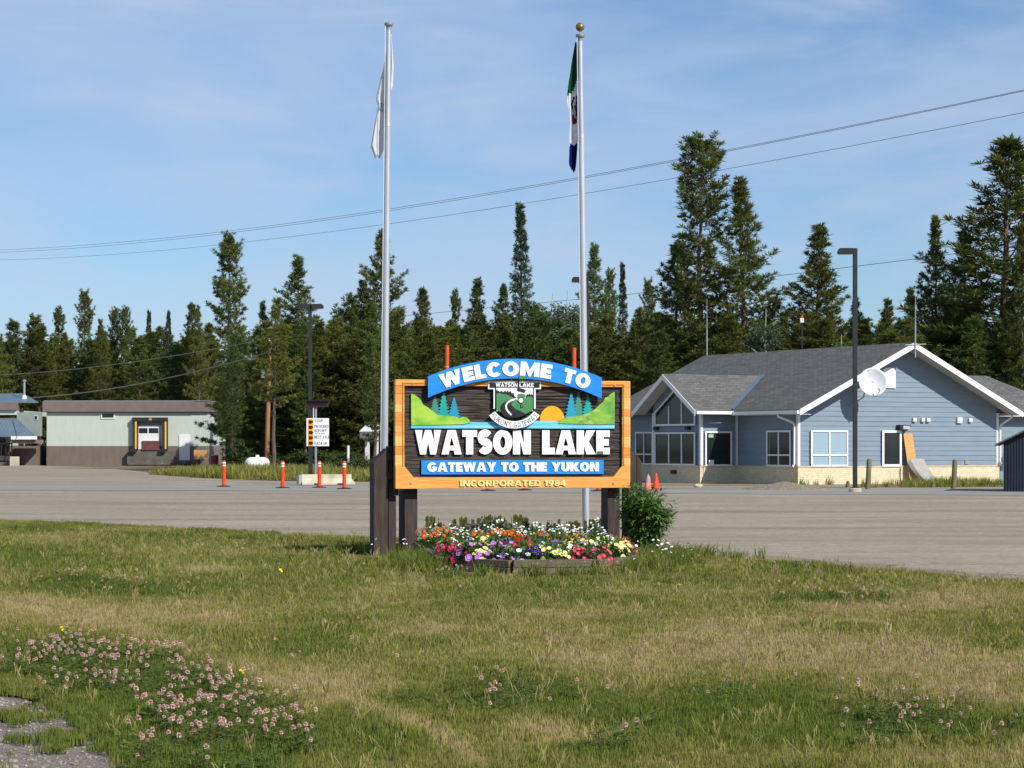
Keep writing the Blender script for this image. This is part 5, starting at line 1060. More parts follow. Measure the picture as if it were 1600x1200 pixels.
def conifer(h, rb, base, seed, kind, mat):
    """trunk and crown meshes; rb = widest crown radius, base = height fraction where the crown starts"""
    q = random.Random(seed); tr, cr = MB(), MB(); bend = [Vector((0,0,0))]; lean = Vector((q.uniform(-.02,.02), q.uniform(-.02,.02), 0))
    nseg = 9
    for i in range(1, nseg+1): bend.append(Vector((lean.x*h*i/nseg + q.gauss(0,.035), lean.y*h*i/nseg + q.gauss(0,.035), h*.985*i/nseg)))
    r0 = .010*h + .03; tr.tube(bend, [max(.018, r0*(1-.96*i/nseg)) for i in range(nseg+1)], 7, cap=False)
    def axis(z): f = min(max(z/(h*.985),0),1)*nseg; i = min(int(f), nseg-1); return bend[i].lerp(bend[i+1], f-i)
    lob = [q.uniform(.68,1.22) for _ in range(12)]
    z = base*h
    while z < h*.99:
        f = (z/h-base)/(1-base)
        if kind == 'spruce': prof = (1-f)**.85*.97+.03
        elif kind == 'round': prof = min(1, .70+f*1.3)*max(.12, (1-f**2.8))**.75
        elif kind == 'club': prof = (.84+.16*math.sin(f*11+seed))*(1.15-.35*f) if f < .86 else max(.25, .85-(f-.86)/.14*.55)
        else: prof = (min(1, .62+f*2.2)) * (1-f**1.7)**.9*.95 + .06
        prof *= lob[int(f*11.9)]
        nb = q.choice((4,5,5,6)) if kind != 'spruce' else q.choice((5,6,7)); a0 = q.uniform(0,6.28)
        for k in range(nb):
            if kind != 'spruce' and q.random() < .12: continue
            a = a0 + 6.28*k/nb + q.uniform(-.5,.5); L = rb*prof*q.uniform(.55,1.18)
            if L < .12: L = .12
            zz_ = z + q.uniform(-.25,.25)
            el = (.10 + .75*f + q.uniform(-.2,.2)) if kind != 'spruce' else (-.42+.75*f+q.uniform(-.12,.12))
            o = axis(zz_); o = Vector((o.x,o.y,zz_)); dr = Vector((math.cos(a)*math.cos(el), math.sin(a)*math.cos(el), math.sin(el)))
            tip = o + dr*L + Vector((0,0,.10*L if kind != 'spruce' else .06*L)); mid = o + dr*L*.55 - Vector((0,0,.07*L))
            if L > .5: tr.tube([o, mid, tip], [.016+.008*L, .010+.004*L, .006], 3, cap=False)
            nt = max(3, int(L/.155)); side = dr.cross(Vector((0,0,1))).normalized()
            for t in range(nt):
                u = .26 + .74*(t+q.random())/nt; p = o*(1-u)**2 + mid*2*u*(1-u) + tip*u*u; wsd = L*.34*(1.15-u)*2*q.uniform(-1,1)
                p = p + side*wsd*.75 + Vector((0,0,q.uniform(-.08,.08)))
                d = (dr*.7 + side*(.8 if wsd > 0 else -.8)*q.random() + Vector((0,0,.85 if kind != 'spruce' else -.05)))
                needles(cr, p, d.normalized(), .28 if kind != 'spruce' else .24, .021 if kind != 'spruce' else .023, 17 if kind != 'spruce' else 13, q, .62)
        z += (.36 if kind != 'spruce' else .27)*q.uniform(.8,1.2)*(1 - .35*f)
    for _ in range(5): needles(cr, axis(h*.985)+Vector((q.gauss(0,.05),q.gauss(0,.05),q.uniform(-.3,.05))), Vector((0,0,1)), .34, .04, 7, q, .35)
    if base > .15:
        for _ in range(int(h*1.2)):                                    # dead lower twigs
            z_ = q.uniform(.08,base+.12)*h; a = q.uniform(0,6.28); L = q.uniform(.4,1.2); o = axis(z_); tr.tube([(o.x,o.y,z_), (o.x+L*math.cos(a), o.y+L*math.sin(a), z_+q.uniform(-.3,.15))], [.018,.006], 3, cap=False)
    return tr.mesh('trunk', m_bark), cr.mesh('crown', mat)
def broadleaf(h, rb, seed, mat):
    q = random.Random(seed); tr, cr = MB(), MB(); top = Vector((q.uniform(-.3,.3), q.uniform(-.3,.3), h*.93)); b1 = Vector((q.uniform(-.2,.2),0,h*.45)); tr.tube([(0,0,-.1), b1, top], [.012*h, .008*h, .015], 7, cap=False)
    for i in range(46):
        f = q.uniform(.22,1); z = f*h*.95; a = q.uniform(0,6.28); L = rb*(.35+.75*math.sin(min(1,(f-.15)/.85)*math.pi)**.7)*q.uniform(.5,1.1); o = Vector((b1.x*min(1,z/(h*.45)),0,z*.86)); tip = o + Vector((math.cos(a)*L, math.sin(a)*L, L*.55)); tr.tube([o,(o+tip)/2+Vector((0,0,.06)),tip],[.03,.018,.006],3,cap=False)
        for c in range(9):
            u = q.uniform(.35,1.05); cpt = o.lerp(tip,u)+rdir(q,-1,1)*.22
            for _ in range(13): leaf(cr, cpt+rdir(q,-1,1)*q.uniform(.05,.34), rdir(q,-1,.6), rdir(q,-.3,1), .12, .045)
    return tr.mesh('trunk', m_abark), cr.mesh('crown', mat)
PINE = [conifer(15, 2.1, .20 if i != 5 else .40, 100+i, 'pine', m_need[i % 3]) for i in range(6)]
LOWP = [conifer(12, 2.3, .05, 200+i, 'pine' if i % 2 else 'round', m_need[i % 3]) for i in range(6)]
CLUB = [conifer(17, 1.5, .12, 300+i, 'club', m_need[i % 2]) for i in range(3)]
SPRU = [conifer(15, 1.7, .06, 400+i, 'spruce', m_spr) for i in range(3)]
ASPE = [broadleaf(10, 1.7, 500+i, m_asp) for i in range(2)]
SRC = dict(pine=(PINE,15.3), low=(LOWP,12.3), club=(CLUB,17.3), spruce=(SPRU,15.3), aspen=(ASPE,10.2))
NM = dict(pine='pine_tree', low='pine_tree', club='pine_tree', spruce='spruce_tree', aspen='aspen_tree')
tq = random.Random(77)
def tree(kind, px, ytop, Y, label, group, wid=1.0, var=None):
    src, hs = SRC[kind]; h = H+(HZ-ytop)/F*Y; s = h/hs; i = var if var is not None else tq.randrange(len(src)); e = E(NM[kind], label, 'tree', ((px-800)/F*Y, Y, -.05), 0, group)
    r = tq.uniform(0,6.28); tm, cm_ = src[i % len(src)]; w = s**.6*wid
    obj('trunk', tm, e, (0,0,0), (0,0,r), (w,w,s)); obj('crown', cm_, e, (0,0,0), (0,0,r), (w,w,s)); return e
GS = 'tall trees standing above the forest edge'
for a in (('low',-8,530,196,'pine cut by the left picture edge behind the annex',1.2),('low',22,497,206,'broad pine second from the left edge, behind the annex roof',1.3),('low',52,492,208,'bushy pine above the annex flue',1.3),('club',88,479,212,'slender pine with a bare lower top, right of the annex flue',.8),('club',131,452,214,'tall thin ragged pine above the left part of the warehouse',.85),
          ('pine',160,497,206,'small pointed pine just right of the tall ragged one above the warehouse',.7),('club',180,480,214,'pine with a forked flat top above the warehouse window, left stem',.7),('club',196,478,213,'pine with a forked flat top above the warehouse window, right stem',.7),('spruce',232,480,216,'thin spire-topped conifer above the loading dock',.7),('spruce',262,483,214,'narrow spire just right of the one above the loading dock',.7),
          ('pine',297,467,205,'narrow pine above the right end of the warehouse',.9),('pine',312,476,203,'low pointed pine close right of the narrow one at the warehouse end',.8),('club',357,364,150,'tall columnar pine with a flat top, left third of the picture',1.15),('low',372,505,146,'broad bushy pine in front of the tall flat-topped columnar one',.9),('pine',408,468,150,'small pointed pine between the two tall left pines',.8),('pine',427,463,132,'slim pine just left of the pine behind the twin-headed lamp',.95,5),
          ('pine',470,396,148,'tall full pine behind the twin-headed lamp post',1.25),('low',523,492,146,'low rounded pine right of the twin-headed lamp post',1.1),('low',548,455,150,'dense pine on the left shoulder of the pine behind the left flagpole',1.1),('pine',570,436,152,'pine whose top sits just left of the left flagpole',1.0),('pine',597,356,150,'tall pine directly behind the left flagpole',1.05),('low',628,482,146,'low pine just right of the left flagpole',1.0),
          ('pine',658,443,148,'pointed pine midway between left flagpole and the left orange pipe',1.0),('club',708,452,160,'sparse pale pine above the left orange pipe',.6),('pine',742,432,152,'full pine right of the left orange pipe',1.15),('pine',781,440,153,'pine left of the tall centre spruce',.95),('spruce',815,309,150,'tall narrow spruce above the middle of the sign',1.0),('aspen',852,430,146,'grey-green aspen behind the sign, right of the tall spruce',1.35),('aspen',884,424,147,'leafy aspen beside the right flagpole, left side',1.2),('low',835,470,142,'dark pine below the aspens behind the sign',1.2),
          ('pine',931,377,152,'pine just right of the right flagpole',.95),('club',951,420,156,'thin pale pine right of the pine by the right flagpole',.6),('spruce',973,404,158,'very thin spruce spire left of the big right-hand pines',.62),('club',1012,434,150,'sparse light pine against the left side of the tallest middle pine',.6),('low',1000,480,140,'bushy pine between the sign arch and the shingle roof',1.15),('club',1094,208,128,'very tall ragged pine above the left end of the shingle roof',1.45,0),('pine',1050,372,130,'shorter dark pine merged with the left side of the tall ragged one',1.4,4),
          ('pine',1163,274,128,'tall tapering pine above the middle of the shingle roof',1.45,0),('aspen',1196,455,124,'pale aspen below the tall tapering pine, above the shingle roof',.9),('pine',1272,347,126,'full conical pine just left of the lamp post by the weigh station',1.55,2),('low',1222,488,132,'low pine between the tapering pine and the conical pine',1.0),('pine',1335,462,134,'round-topped pine directly behind the lamp post by the weigh station',.9),('aspen',1312,500,122,'green aspen at the foot of the pine behind the right lamp post',1.0),('pine',1382,460,136,'pine above the gable peak, left of the whip antenna',.9),
          ('pine',1426,442,136,'slim pine just right of the gable antenna',.7),('pine',1464,333,130,'tall slim pine third from the right edge',1.0),('pine',1502,357,128,'pine merged with the left side of the tallest right pine',1.5,1),('pine',1562,206,126,'tallest pine near the right picture edge',2.3,3),('pine',1597,345,122,'pine cut by the right picture edge',.9)):
    tree(a[0], a[1], a[2], a[3], a[4], GS, a[5], a[6] if len(a) > 6 else None)
ZONES = [((-110,340,9,3,204,236,500,540), 'dense pine of the forest mass behind the warehouse', 'forest pines behind the warehouse'),
         ((392,700,11,4,139,186,496,550), 'dense pine of the forest mass between the warehouse and the sign', 'forest pines left of the sign'),
         ((690,1010,11,4,140,186,490,545), 'dense pine of the forest mass directly behind the sign', 'forest pines behind the sign'),
         ((1000,1700,17,4,122,172,485,535), 'dense pine of the forest mass behind the weigh station', 'forest pines behind the weigh station')]
for (xa, xb, nc, nr, ya, yb, ta, tb), lb, gp in ZONES:
    for r_ in range(nr):
        for c_ in range(nc):
            u = (c_ + (.5 if r_ % 2 else 0) + tq.uniform(.1,.9)*.8)/nc; px = xa+(xb-xa)*u; Y = ya+(yb-ya)*(r_+tq.random()*.6)/nr
            if r_ == 0 and 430 < px < 445: continue
            kd = 'low' if r_ != 0 or tq.random() < .6 else 'pine'
            tree(kd, px, tq.uniform(ta, tb), Y, lb, gp, tq.uniform(1.25,1.75))
# dead-straight trunks showing at the forest edge
for i, (px, Y, yt, lb) in enumerate(((477,141,500,'bare-trunked pine directly left of the instruction sign'), (587,130,470,'bare-trunked pine left of the left flagpole'), (362,143,520,'bare-trunked pine right of the warehouse barrel'))):
    tree('pine', px, yt, Y, lb, 'bare trunks at the forest edge', .8, 1)
# brush along the forest foot
m_brush = [fol('brush_leaf', (0.065,0.105,0.026), (0.12,0.17,0.05), .25, 2), fol('brush_leaf_dark', (0.05,0.085,0.024), (0.09,0.135,0.04), .25, 2)]
bq = random.Random(5)
BR = [bush('source', 0, 0, 1.1, 1.9, 34, 18, .20, .05, m_brush[i % 2], 60+i) for i in range(3)]
BRM = [[c.data for c in b.children] for b in BR]
for b in BR:
    for c in list(b.children): bpy.data.objects.remove(c)
    bpy.data.objects.remove(b)
def brush(px, Y, s, label, group):
    e = E('shrub', label, 'bush', ((px-800)/F*Y, Y, -.03), bq.uniform(0,6), group); k_ = bq.randrange(3); sc = (s*bq.uniform(.9,1.3), s*bq.uniform(.9,1.3), s*bq.uniform(.75,1.15))
    for nm, me in zip(('stems','foliage'), BRM[k_]): obj(nm, me, e, (0,0,0), (0,0,0), sc)
for i in range(15): brush(372+i*16+bq.uniform(-6,6), bq.uniform(133,140), bq.uniform(.55,.95), 'low shrub at the forest foot between the warehouse and the sign', 'shrubs left of the sign')
for i in range(8): brush(530+i*13+bq.uniform(-5,5), bq.uniform(117,123), bq.uniform(.5,.65), 'green shrub in the thicket between the barrier and the left post', 'shrubs in the thicket by the left post')
for i in range(16): brush(650+i*23+bq.uniform(-6,6), bq.uniform(128,136), bq.uniform(.7,1.1), 'low shrub at the forest foot behind the sign', 'shrubs behind the sign')
for i in range(9): brush(1000+i*10+bq.uniform(-5,5), bq.uniform(112,118), bq.uniform(.8,1.2), 'low shrub behind the porch end of the weigh station', 'shrubs behind the porch')
for i in range(5): brush(1560+i*14, bq.uniform(104,112), bq.uniform(.8,1.2), 'low shrub behind the navy shed', 'shrubs behind the shed')

# ------------------------------------------------------------------ overhead wires
m_wire = M('dark_cable', (.13,.13,.135), (.16,.16,.165), scale=2, rough=.6)
def wire(pts, r, label, mat=None):
    c = Vector(pts[0]); o = MB().tube([tuple(Vector(p)-c) for p in pts], r, 5).build('power_line', mat or m_wire, None, c); return tag(o, label, 'cable', 'overhead wires')
def span(dz, dy, r, lb, k2=0): wire([(11.43-36.53*t, 50+60*t+dy, 9.42+2.72*(t-.19)**2+dz+k2*t) for t in np.linspace(-.5,1.7,46)], r, lb)
span(.0, 0, .007, 'uppermost power line crossing the sky behind both flagpoles'); span(-.02, .0, .007, 'power line running just under the uppermost one', -.10); span(-.48, .2, .007, 'lowest of the three power lines crossing the sky')
wire([P(x, y, Y) for x, y, Y in ((500,505,215),(680,489,205),(982,460,185),(1200,433,165),(1450,402,146),(1720,366,128))], .02, 'thin cable threading behind the pine tops towards the right')
utop = Vector((UPX+.12, UPY-.15, zt-.05)); m_lw = M('pale_cable', (.35,.34,.30), (.28,.27,.24), scale=2, rough=.6)
def drop(a, b, sag, r, lb): wire([tuple(Vector(a).lerp(Vector(b),t)+Vector((0,0,-sag*4*t*(1-t)))) for t in np.linspace(0,1,16)], r, lb, m_lw)
UZ = H+(HZ-530)/F*136
drop((UPX+.1,UPY-.15,UZ+.05), P(-60,588,184), .5, .02, 'pale cable from the wooden utility pole to beyond the annex')
drop((UPX+.08,UPY-.15,UZ-.78), P(45,621.5,183), .5, .035, 'thick twisted service cable from the utility pole down to the warehouse roof')

# ------------------------------------------------------------------ grass and ground flowers
HID = bpy.data.collections.new('scatter_sources')
def scatter(name, pts, scl, attrs, src_mesh, label, cat='grass', kind='stuff'):
    me = bpy.data.meshes.new(name); me.from_pydata([tuple(p) for p in pts], [], []); n = len(pts)
    rot = np.zeros((n,3), np.float32); rg = np.random.default_rng(n); rot[:,2] = rg.uniform(0,6.283,n); rot[:,0] = rg.normal(0,.10,n); rot[:,1] = rg.normal(0,.10,n)
    at = me.attributes.new('rotv','FLOAT_VECTOR','POINT'); at.data.foreach_set('vector', rot.ravel())
    at = me.attributes.new('sclv','FLOAT','POINT'); at.data.foreach_set('value', np.asarray(scl, np.float32))
    for k_, v in attrs.items(): at = me.attributes.new(k_,'FLOAT','POINT'); at.data.foreach_set('value', np.asarray(v, np.float32))
    o = obj(name, me); src = bpy.data.objects.new(name+'_source', src_mesh); HID.objects.link(src)
    ng = bpy.data.node_groups.new(name+'_scatter','GeometryNodeTree'); ng.interface.new_socket('Geometry', in_out='INPUT', socket_type='NodeSocketGeometry'); ng.interface.new_socket('Geometry', in_out='OUTPUT', socket_type='NodeSocketGeometry')
    N, L = ng.nodes, ng.links; gi, go = N.new('NodeGroupInput'), N.new('NodeGroupOutput'); ip = N.new('GeometryNodeInstanceOnPoints'); oi = N.new('GeometryNodeObjectInfo'); oi.inputs['Object'].default_value = src; oi.inputs['As Instance'].default_value = True
    def na(nm, ty): a = N.new('GeometryNodeInputNamedAttribute'); a.data_type = ty; a.inputs['Name'].default_value = nm; return a.outputs[0]
    L.new(gi.outputs[0], ip.inputs['Points']); L.new(oi.outputs['Geometry'], ip.inputs['Instance']); L.new(na('rotv','FLOAT_VECTOR'), ip.inputs['Rotation']); L.new(na('sclv','FLOAT'), ip.inputs['Scale']); L.new(ip.outputs[0], go.inputs[0])
    md = o.modifiers.new('scatter','NODES'); md.node_group = ng
    return tag(o, label, cat, None, kind)
def grass_mat():
    m = bpy.data.materials.new('grass_blade'); m.use_nodes = True; n, l = m.node_tree.nodes, m.node_tree.links; b = n['Principled BSDF']; b.inputs['Roughness'].default_value = .6; b.inputs['Specular IOR Level'].default_value = .2
    a = n.new('ShaderNodeAttribute'); a.attribute_type = 'INSTANCER'; a.attribute_name = 'dry'; oi = n.new('ShaderNodeObjectInfo')
    g = n.new('ShaderNodeNewGeometry'); t = n.new('ShaderNodeTexNoise'); t.inputs['Scale'].default_value = 5; t.inputs['Detail'].default_value = 4; l.new(g.outputs['Position'], t.inputs['Vector'])
    s1 = n.new('ShaderNodeMath'); s1.operation = 'MULTIPLY_ADD'; s1.inputs[1].default_value = .5; l.new(oi.outputs['Random'], s1.inputs[0]); l.new(a.outputs['Fac'], s1.inputs[2])
    s2 = n.new('ShaderNodeMath'); s2.operation = 'MULTIPLY_ADD'; s2.inputs[1].default_value = .7; l.new(t.outputs['Fac'], s2.inputs[0]); l.new(s1.outputs[0], s2.inputs[2])
    r = n.new('ShaderNodeValToRGB'); e = r.color_ramp.elements; e[0].position = .38; e[0].color = (*lin(98,112,44),1); e[1].position = 1.0; e[1].color = (*lin(178,162,122),1)
    k1 = e.new(.55); k1.color = (*lin(120,126,56),1); k2 = e.new(.72); k2.color = (*lin(142,138,72),1); k3 = e.new(.86); k3.color = (*lin(164,152,96),1)
    mp = n.new('ShaderNodeMapRange'); mp.inputs['From Min'].default_value = 0; mp.inputs['From Max'].default_value = 1.75; l.new(s2.outputs[0], mp.inputs['Value']); l.new(mp.outputs[0], r.inputs['Fac']); l.new(r.outputs[0], b.inputs['Base Color'])
    tr = n.new('ShaderNodeBsdfTranslucent'); l.new(r.outputs[0], tr.inputs['Color']); ms = n.new('ShaderNodeMixShader'); ms.inputs[0].default_value = .3; l.new(b.outputs[0], ms.inputs[1]); l.new(tr.outputs[0], ms.inputs[2]); l.new(ms.outputs[0], n['Material Output'].inputs['Surface']); return m
m_grass = grass_mat()
def tuft(n, rad, h, w, q, lean=.5):
    mb = MB()
    for _ in range(n):
        a = q.uniform(0,6.28); r = rad*math.sqrt(q.random()); x, y = r*math.cos(a), r*math.sin(a); L = h*q.uniform(.45,1.15); b = q.uniform(0,6.28); le = lean*q.uniform(.1,1.2); dx, dy = math.cos(b)*L*le, math.sin(b)*L*le; s = q.uniform(0,6.28); sx, sy = math.cos(s)*w*.5, math.sin(s)*w*.5
        z1 = L*(1-.25*le); mb.add([(x-sx,y-sy,-.01),(x+sx,y+sy,-.01),(x+dx*.4+sx*.8,y+dy*.4+sy*.8,z1*.6),(x+dx*.4-sx*.8,y+dy*.4-sy*.8,z1*.6),(x+dx,y+dy,z1)], [(0,1,2,3),(3,2,4)])
    return mb
gq = random.Random(9); RG = np.random.default_rng(5)
def field(n, ya, yb, mx=1.5):
    n = int(n*mx/1.12)
    y = np.sqrt(RG.uniform(ya*ya, yb*yb, n)); x = RG.uniform(-1,1,n)*y*(800/F)*mx; return x, y
def on_lawn(x, y, grav=True):
    ex = x+.5*(fbm(x*.9,y*.9,51)-.5); ey = y+.9*(fbm(x*.9,y*.9,52)-.5); k_ = inpoly(LAWN, ex, ey)
    if grav: k_ &= ~inpoly(GRAV, x, y) | (fbm(x*2.6,y*2.6,8) > .66)
    return k_ & ~inpoly([(p[0]*1.01,p[1]) for p in BED], x, y)
for i, (n, ya, yb, rad, hh, w, nb) in enumerate(((30000,8.4,16,.055,.046,.0036,26),(30000,15.5,25,.075,.048,.0050,26),(30000,24.5,48,.11,.054,.0080,24))):
    x, y = field(n, ya, yb); k_ = on_lawn(x, y); x, y = x[k_], y[k_]; d = dryness(x, y)
    thin = RG.random(len(x)) < np.clip(1.25 - .55*d, .3, 1); x, y, d = x[thin], y[thin], d[thin]
    sc = (1.05 - .35*d + .5*(fbm(x*1.5,y*1.5,61)-.5))*RG.uniform(.6,1.4,len(x)); sc = np.where(((np.abs(x) < 1.6) & (y > 26.2) & (y < 28.4)) | ((np.abs(x+1.8) < .55) & (y > 29.8) & (y < 32.2)), sc*.5, sc)
    scatter(('near_grass','middle_grass','far_grass')[i], np.stack([x,y,hz(x,y)],1), sc, {'dry': d}, tuft(nb, rad, hh, w, gq).mesh('tuft', m_grass), ('short mixed green and dry grass in the foreground','short mixed green and dry grass in the middle of the lawn','grass at the back of the lawn by the pavement')[i])
# dry seed stalks standing above the mown grass
x, y = field(6000, 10, 40); d = dryness(x, y); k_ = on_lawn(x, y) & (RG.random(len(x)) < .25+.6*d); x, y = x[k_], y[k_]
mb = MB()
for _ in range(5):
    a, r_, hh_ = gq.uniform(0,6.28), gq.uniform(0,.05), gq.uniform(.06,.13); lx_, ly_ = gq.gauss(0,.03), gq.gauss(0,.03); x0, y0 = r_*math.cos(a), r_*math.sin(a); mb.tube([(x0,y0,0),(x0+lx_,y0+ly_,hh_)], .0013, 3, cap=False); mb.tube([(x0+lx_,y0+ly_,hh_-.03),(x0+lx_*1.2,y0+ly_*1.2,hh_+.01)], [.0012,.0026], 3)
scatter('seed_stalks', np.stack([x,y,hz(x,y)],1), RG.uniform(.6,1.3,len(x)), {'dry': np.full(len(x),.95)}, mb.mesh('stalks', m_grass), 'thin dry seed stalks standing above the mown lawn')
# longer unmown grass round the posts and the bed
tz = [((-2.3,32.3),(.4,.3),30),((-1.15,28.1),(.3,.4),120),((0.2,26.7),(1.3,.15),40),((1.6,28.6),(.45,1.2),280),((2.0,30.6),(.6,.7),240),((-1.25,29.6),(.25,1.2),110)]
xs_, ys_ = [], []
for (cx, cy), (rx, ry), n in tz: xs_.append(RG.normal(cx, rx*.6, n)); ys_.append(RG.normal(cy, ry*.6, n))
x, y = np.concatenate(xs_), np.concatenate(ys_); k_ = ~inpoly(BED, x, y); x, y = x[k_], y[k_]
scatter('tall_grass', np.stack([x,y,hz(x,y)],1), RG.uniform(.5,1.25,len(x)), {'dry': np.clip(RG.normal(.12,.18,len(x)),0,1)}, tuft(26,.07,.20,.008,gq,.7).mesh('tuft', m_grass), 'longer green grass round the sign posts and flower bed')
# far verges: island behind the bollards, strip before the weigh station, scrub before the forest
ISL = [G(240,741), G(300,736.5), G(340,732), (-29,170), (-12,150), (0,140), (9,118), (6,106), (1.5,97.5), G(620,752.5), G(430,750.5), G(330,747)]
sheet('verge', ISL, .0, M('verge_soil', lin(96,98,52), lin(118,110,70), scale=.6, rough=1, pos=True, detail=6))
x, y = RG.uniform(-32,9,26000), RG.uniform(92,170,26000); k_ = inpoly(ISL, x+1.0*(vnoise(x,y,3)-.5), y+1.5*(vnoise(x,y,4)-.5)); x, y = x[k_], y[k_]
scatter('verge_grass', np.stack([x,y,np.zeros(len(x))],1), RG.uniform(.5,1.3,len(x))*(.6+.8*fbm(x*.3,y*.3,2))*np.clip((x+27)/12,.3,1), {'dry': np.clip(.25+.6*fbm(x*.4,y*.4,14),0,1)}, tuft(20,.25,.55,.035,gq,.6).mesh('tuft', m_grass), 'rough tall grass on the verge behind the orange bollards')
VR = [G(1300,759), G(1560,760), G(1620,766), G(1600,771), G(1345,769), G(1280,765)]
x, y = RG.uniform(11,21,2200), RG.uniform(74,97,2200); lx_, ly_ = x-CX, y-CY; qq = -lx_*math.sin(AL)+ly_*math.cos(AL); tt = lx_*math.cos(AL)+ly_*math.sin(AL)
k_ = (qq > -7) & (qq < -.35) & (tt > -1.0) & (fbm(x*.5,y*.5,71) > .47); x, y = x[k_], y[k_]
scatter('weeds', np.stack([x,y,np.full(len(x),-.02)],1), RG.uniform(.25,1.0,len(x)), {'dry': np.clip(RG.normal(.3,.3,len(x)),0,1)}, tuft(18,.16,.42,.022,gq,.6).mesh('tuft', m_grass), 'sparse weeds on the dirt in front of the blue gable')
dirt = [wpos(-3.0,-.1), wpos(-3,-5.0), wpos(6,-7.5), wpos(17,-9), wpos(17,5), wpos(-3,16), wpos(-8,14), wpos(-5,2)]
sheet('dirt_strip', dirt, -.016+.008, M('gravelly_dirt', lin(150,138,112), lin(122,112,86), scale=.8, rough=.95, pos=True, detail=8, bump=.4, bscale=12, bdist=.03))
# clover leaves and heads
m_clv = fol('clover_leaf', (.105,.150,.032), (.160,.205,.055), .4, 14); m_ch = M('clover_head', lin(214,164,160), lin(226,200,188), scale=30, rough=.8, lo=.4, hi=.6, rnd=.15, col3=lin(196,122,140), scale3=18, lo3=.55, hi3=.7)
def clover_leaf():
    mb = MB()
    for _ in range(7):
        x0, y0, z0 = gq.gauss(0,.035), gq.gauss(0,.035), gq.uniform(.03,.09); mb.tube([(x0*.4,y0*.4,0),(x0,y0,z0)], .0012, 3, cap=False)
        a0 = gq.uniform(0,6)
        for j in range(3): a = a0+2.09*j; d = Vector((math.cos(a),math.sin(a),gq.uniform(-.1,.4))); leaf(mb, Vector((x0,y0,z0)), d, Vector((0,0,1)), .021, .009)
    return mb.mesh('clover_leaves', m_clv)
def clover_head():
    mb = MB(); mb.tube([(0,0,0),(.006,.003,.105)], .0016, 3, 1, cap=False); c = Vector((.006,.003,.122))
    for i in range(110):
        d = rdir(gq,-.7,1); s = d.cross(Vector((gq.random()-.5,gq.random()-.5,gq.random()))).normalized()*.0032; p = c+d*.008; mb.add([p-s, p+s, c+d*gq.uniform(.0115,.0155)], [(0,1,2)], 0)
    return mb.mesh('clover_heads', [m_ch, m_clv])
bx0, bx1 = min(p[0] for p in CLV), max(p[0] for p in CLV); by0, by1 = min(p[1] for p in CLV), max(p[1] for p in CLV)
x, y = RG.uniform(bx0-.3,bx1+.3,4200), RG.uniform(by0-.5,by1+.5,4200); k_ = inpoly(CLV, x+.5*(fbm(x*2.5,y*2.5,81)-.5)*2, y+.9*(fbm(x*2.5,y*2.5,82)-.5)*2) & (fbm(x*2.2,y*2.2,84) > .36); x, y = x[k_], y[k_]
cl_l, cl_h = [(x,y)], []
hsel = (fbm(x*1.7,y*1.3,83) > .40) & (RG.random(len(x)) < .62); cl_h.append((x[hsel], y[hsel]))
x, y = field(60000, 10.5, 27); px, py = pxy(x, y); e_ = elps(CLV2, px, py); k_ = on_lawn(x, y) & (e_ > .12) & (RG.random(len(x)) < e_**1.6*.30) & (fbm(x*1.9,y*1.9,85) > .45); x, y = x[k_], y[k_]; cl_l.append((x,y)); hsel = RG.random(len(x)) < .30; cl_h.append((x[hsel],y[hsel]))
x, y = field(1500, 10.5, 40); k_ = on_lawn(x,y) & (RG.random(len(x)) < .30) & (fbm(x*.6,y*.6,87) > .52); cl_h.append((x[k_],y[k_]))
x, y = np.concatenate([a for a, b in cl_l]), np.concatenate([b for a, b in cl_l]); scatter('clover_leaves', np.stack([x,y,hz(x,y)],1), RG.uniform(.7,1.3,len(x)), {}, clover_leaf(), 'patches of dark green clover leaves in the lawn', 'clover')
x, y = np.concatenate([a for a, b in cl_h]), np.concatenate([b for a, b in cl_h]); scatter('clover_heads', np.stack([x,y,hz(x,y)],1), RG.uniform(.75,1.25,len(x)), {}, clover_head(), 'pale pink clover flower heads scattered over the lawn', 'clover')
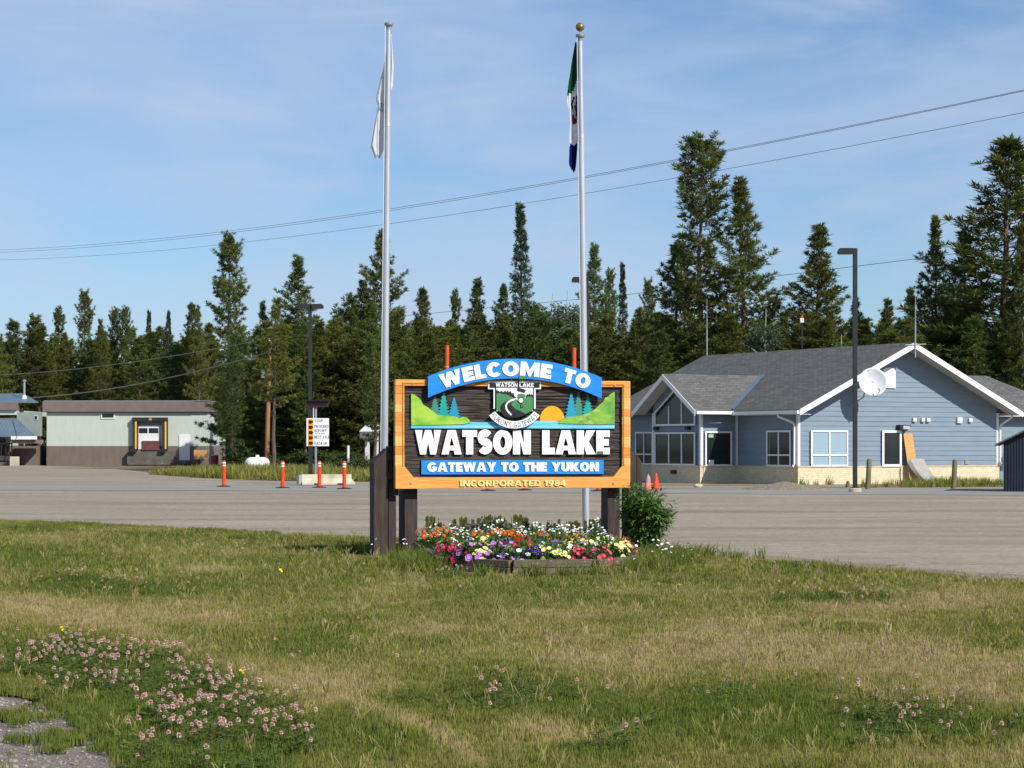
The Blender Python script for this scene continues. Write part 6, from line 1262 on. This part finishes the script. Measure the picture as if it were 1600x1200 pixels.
# white daisies in the rough grass by the posts, a few yellow blooms
mb = MB(); mb.tube([(0,0,0),(.01,0,.22)], .002, 3, 2, cap=False); bloom(mb, Vector((.01,0,.225)), Vector((.1,-.6,1)), .018, 6, 0, 1, .05); dm_ = mb.mesh('wild_daisy', [m_whitesign, m_eye, m_leafd])
x = np.concatenate([RG.normal(-1.5,.3,26), RG.normal(1.9,.32,60), RG.normal(.6,.5,16)]); y = np.concatenate([RG.normal(31,.4,26), RG.normal(29.2,.9,60), RG.normal(27.0,.12,16)]); k_ = ~inpoly(BED, x, y); x, y = x[k_], y[k_]
scatter('wild_daisies', np.stack([x,y,hz(x,y)],1), RG.uniform(.6,1.3,len(x)), {}, dm_, 'scattered white wild daisies beside the flower bed and posts', 'wildflowers')
mb = MB(); mb.tube([(0,0,0),(0,0,.12)], .002, 3, 1, cap=False); bloom(mb, Vector((0,0,.122)), Vector((0,-.6,1)), .018, 6, 0, None, .1); bloom(mb, Vector((0.01,0,.10)), Vector((.3,-.8,.6)), .014, 6, 0, None, .1)
x, y = field(22, 10.8, 34); pts = [(G(335,1188)), (G(430,1196)), (G(110,1033))]; x = np.concatenate([x, [p[0] for p in pts]]); y = np.concatenate([y, [p[1] for p in pts]]); k_ = on_lawn(x,y); x, y = x[k_], y[k_]
scatter('yellow_wildflowers', np.stack([x,y,hz(x,y)],1), RG.uniform(.7,1.2,len(x)), {}, mb.mesh('yellow_bloom', [M('petal_gold', lin(236,196,30), lin(226,180,20), scale=20, rough=.7), m_leafd]), 'few yellow wildflowers dotted through the lawn', 'wildflowers')
# loose stones on the gravel shoulder
mb = MB(); vs = []; 
for i in range(3):
    for j in range(6): a = 6.283*j/6; th = math.pi*(i+.5)/3; vs.append((math.sin(th)*math.cos(a)*gq.uniform(.8,1.2), math.sin(th)*math.sin(a)*gq.uniform(.7,1.1), .6*math.cos(th)))
mb.add(vs, [(i*6+j,i*6+(j+1)%6,(i+1)*6+(j+1)%6,(i+1)*6+j) for i in range(2) for j in range(6)] + [tuple(range(6))[::-1], tuple(range(12,18))])
x, y = RG.uniform(-5.2,-1.2,9000), RG.uniform(8.5,15,9000); k_ = inpoly(GRAV, x, y); x, y = x[k_], y[k_]
scatter('gravel_stones', np.stack([x,y,np.full(len(x),.008)],1), np.abs(RG.normal(.006,.005,len(x)))+.003, {}, mb.mesh('pebble', M('pebble', lin(158,150,138), lin(118,110,100), scale=3, rough=.9, rnd=.3, pos=True)), 'loose grey stones on the gravel shoulder', 'gravel')
x, y = RG.uniform(-13,10,16000), RG.uniform(20,50,16000); k_ = inpoly(EDGE+[(16,8),(-16,30),(-30,50)], x, y) & ~on_lawn(x, y, False) & ~inpoly(BED, x, y); x, y = x[k_], y[k_]
scatter('margin_stones', np.stack([x,y,np.full(len(x),-.012)],1), np.abs(RG.normal(.008,.007,len(x)))+.003, {}, mb.mesh('pebble', bpy.data.materials['pebble']), 'loose stones along the edge of the pavement by the lawn', 'gravel')
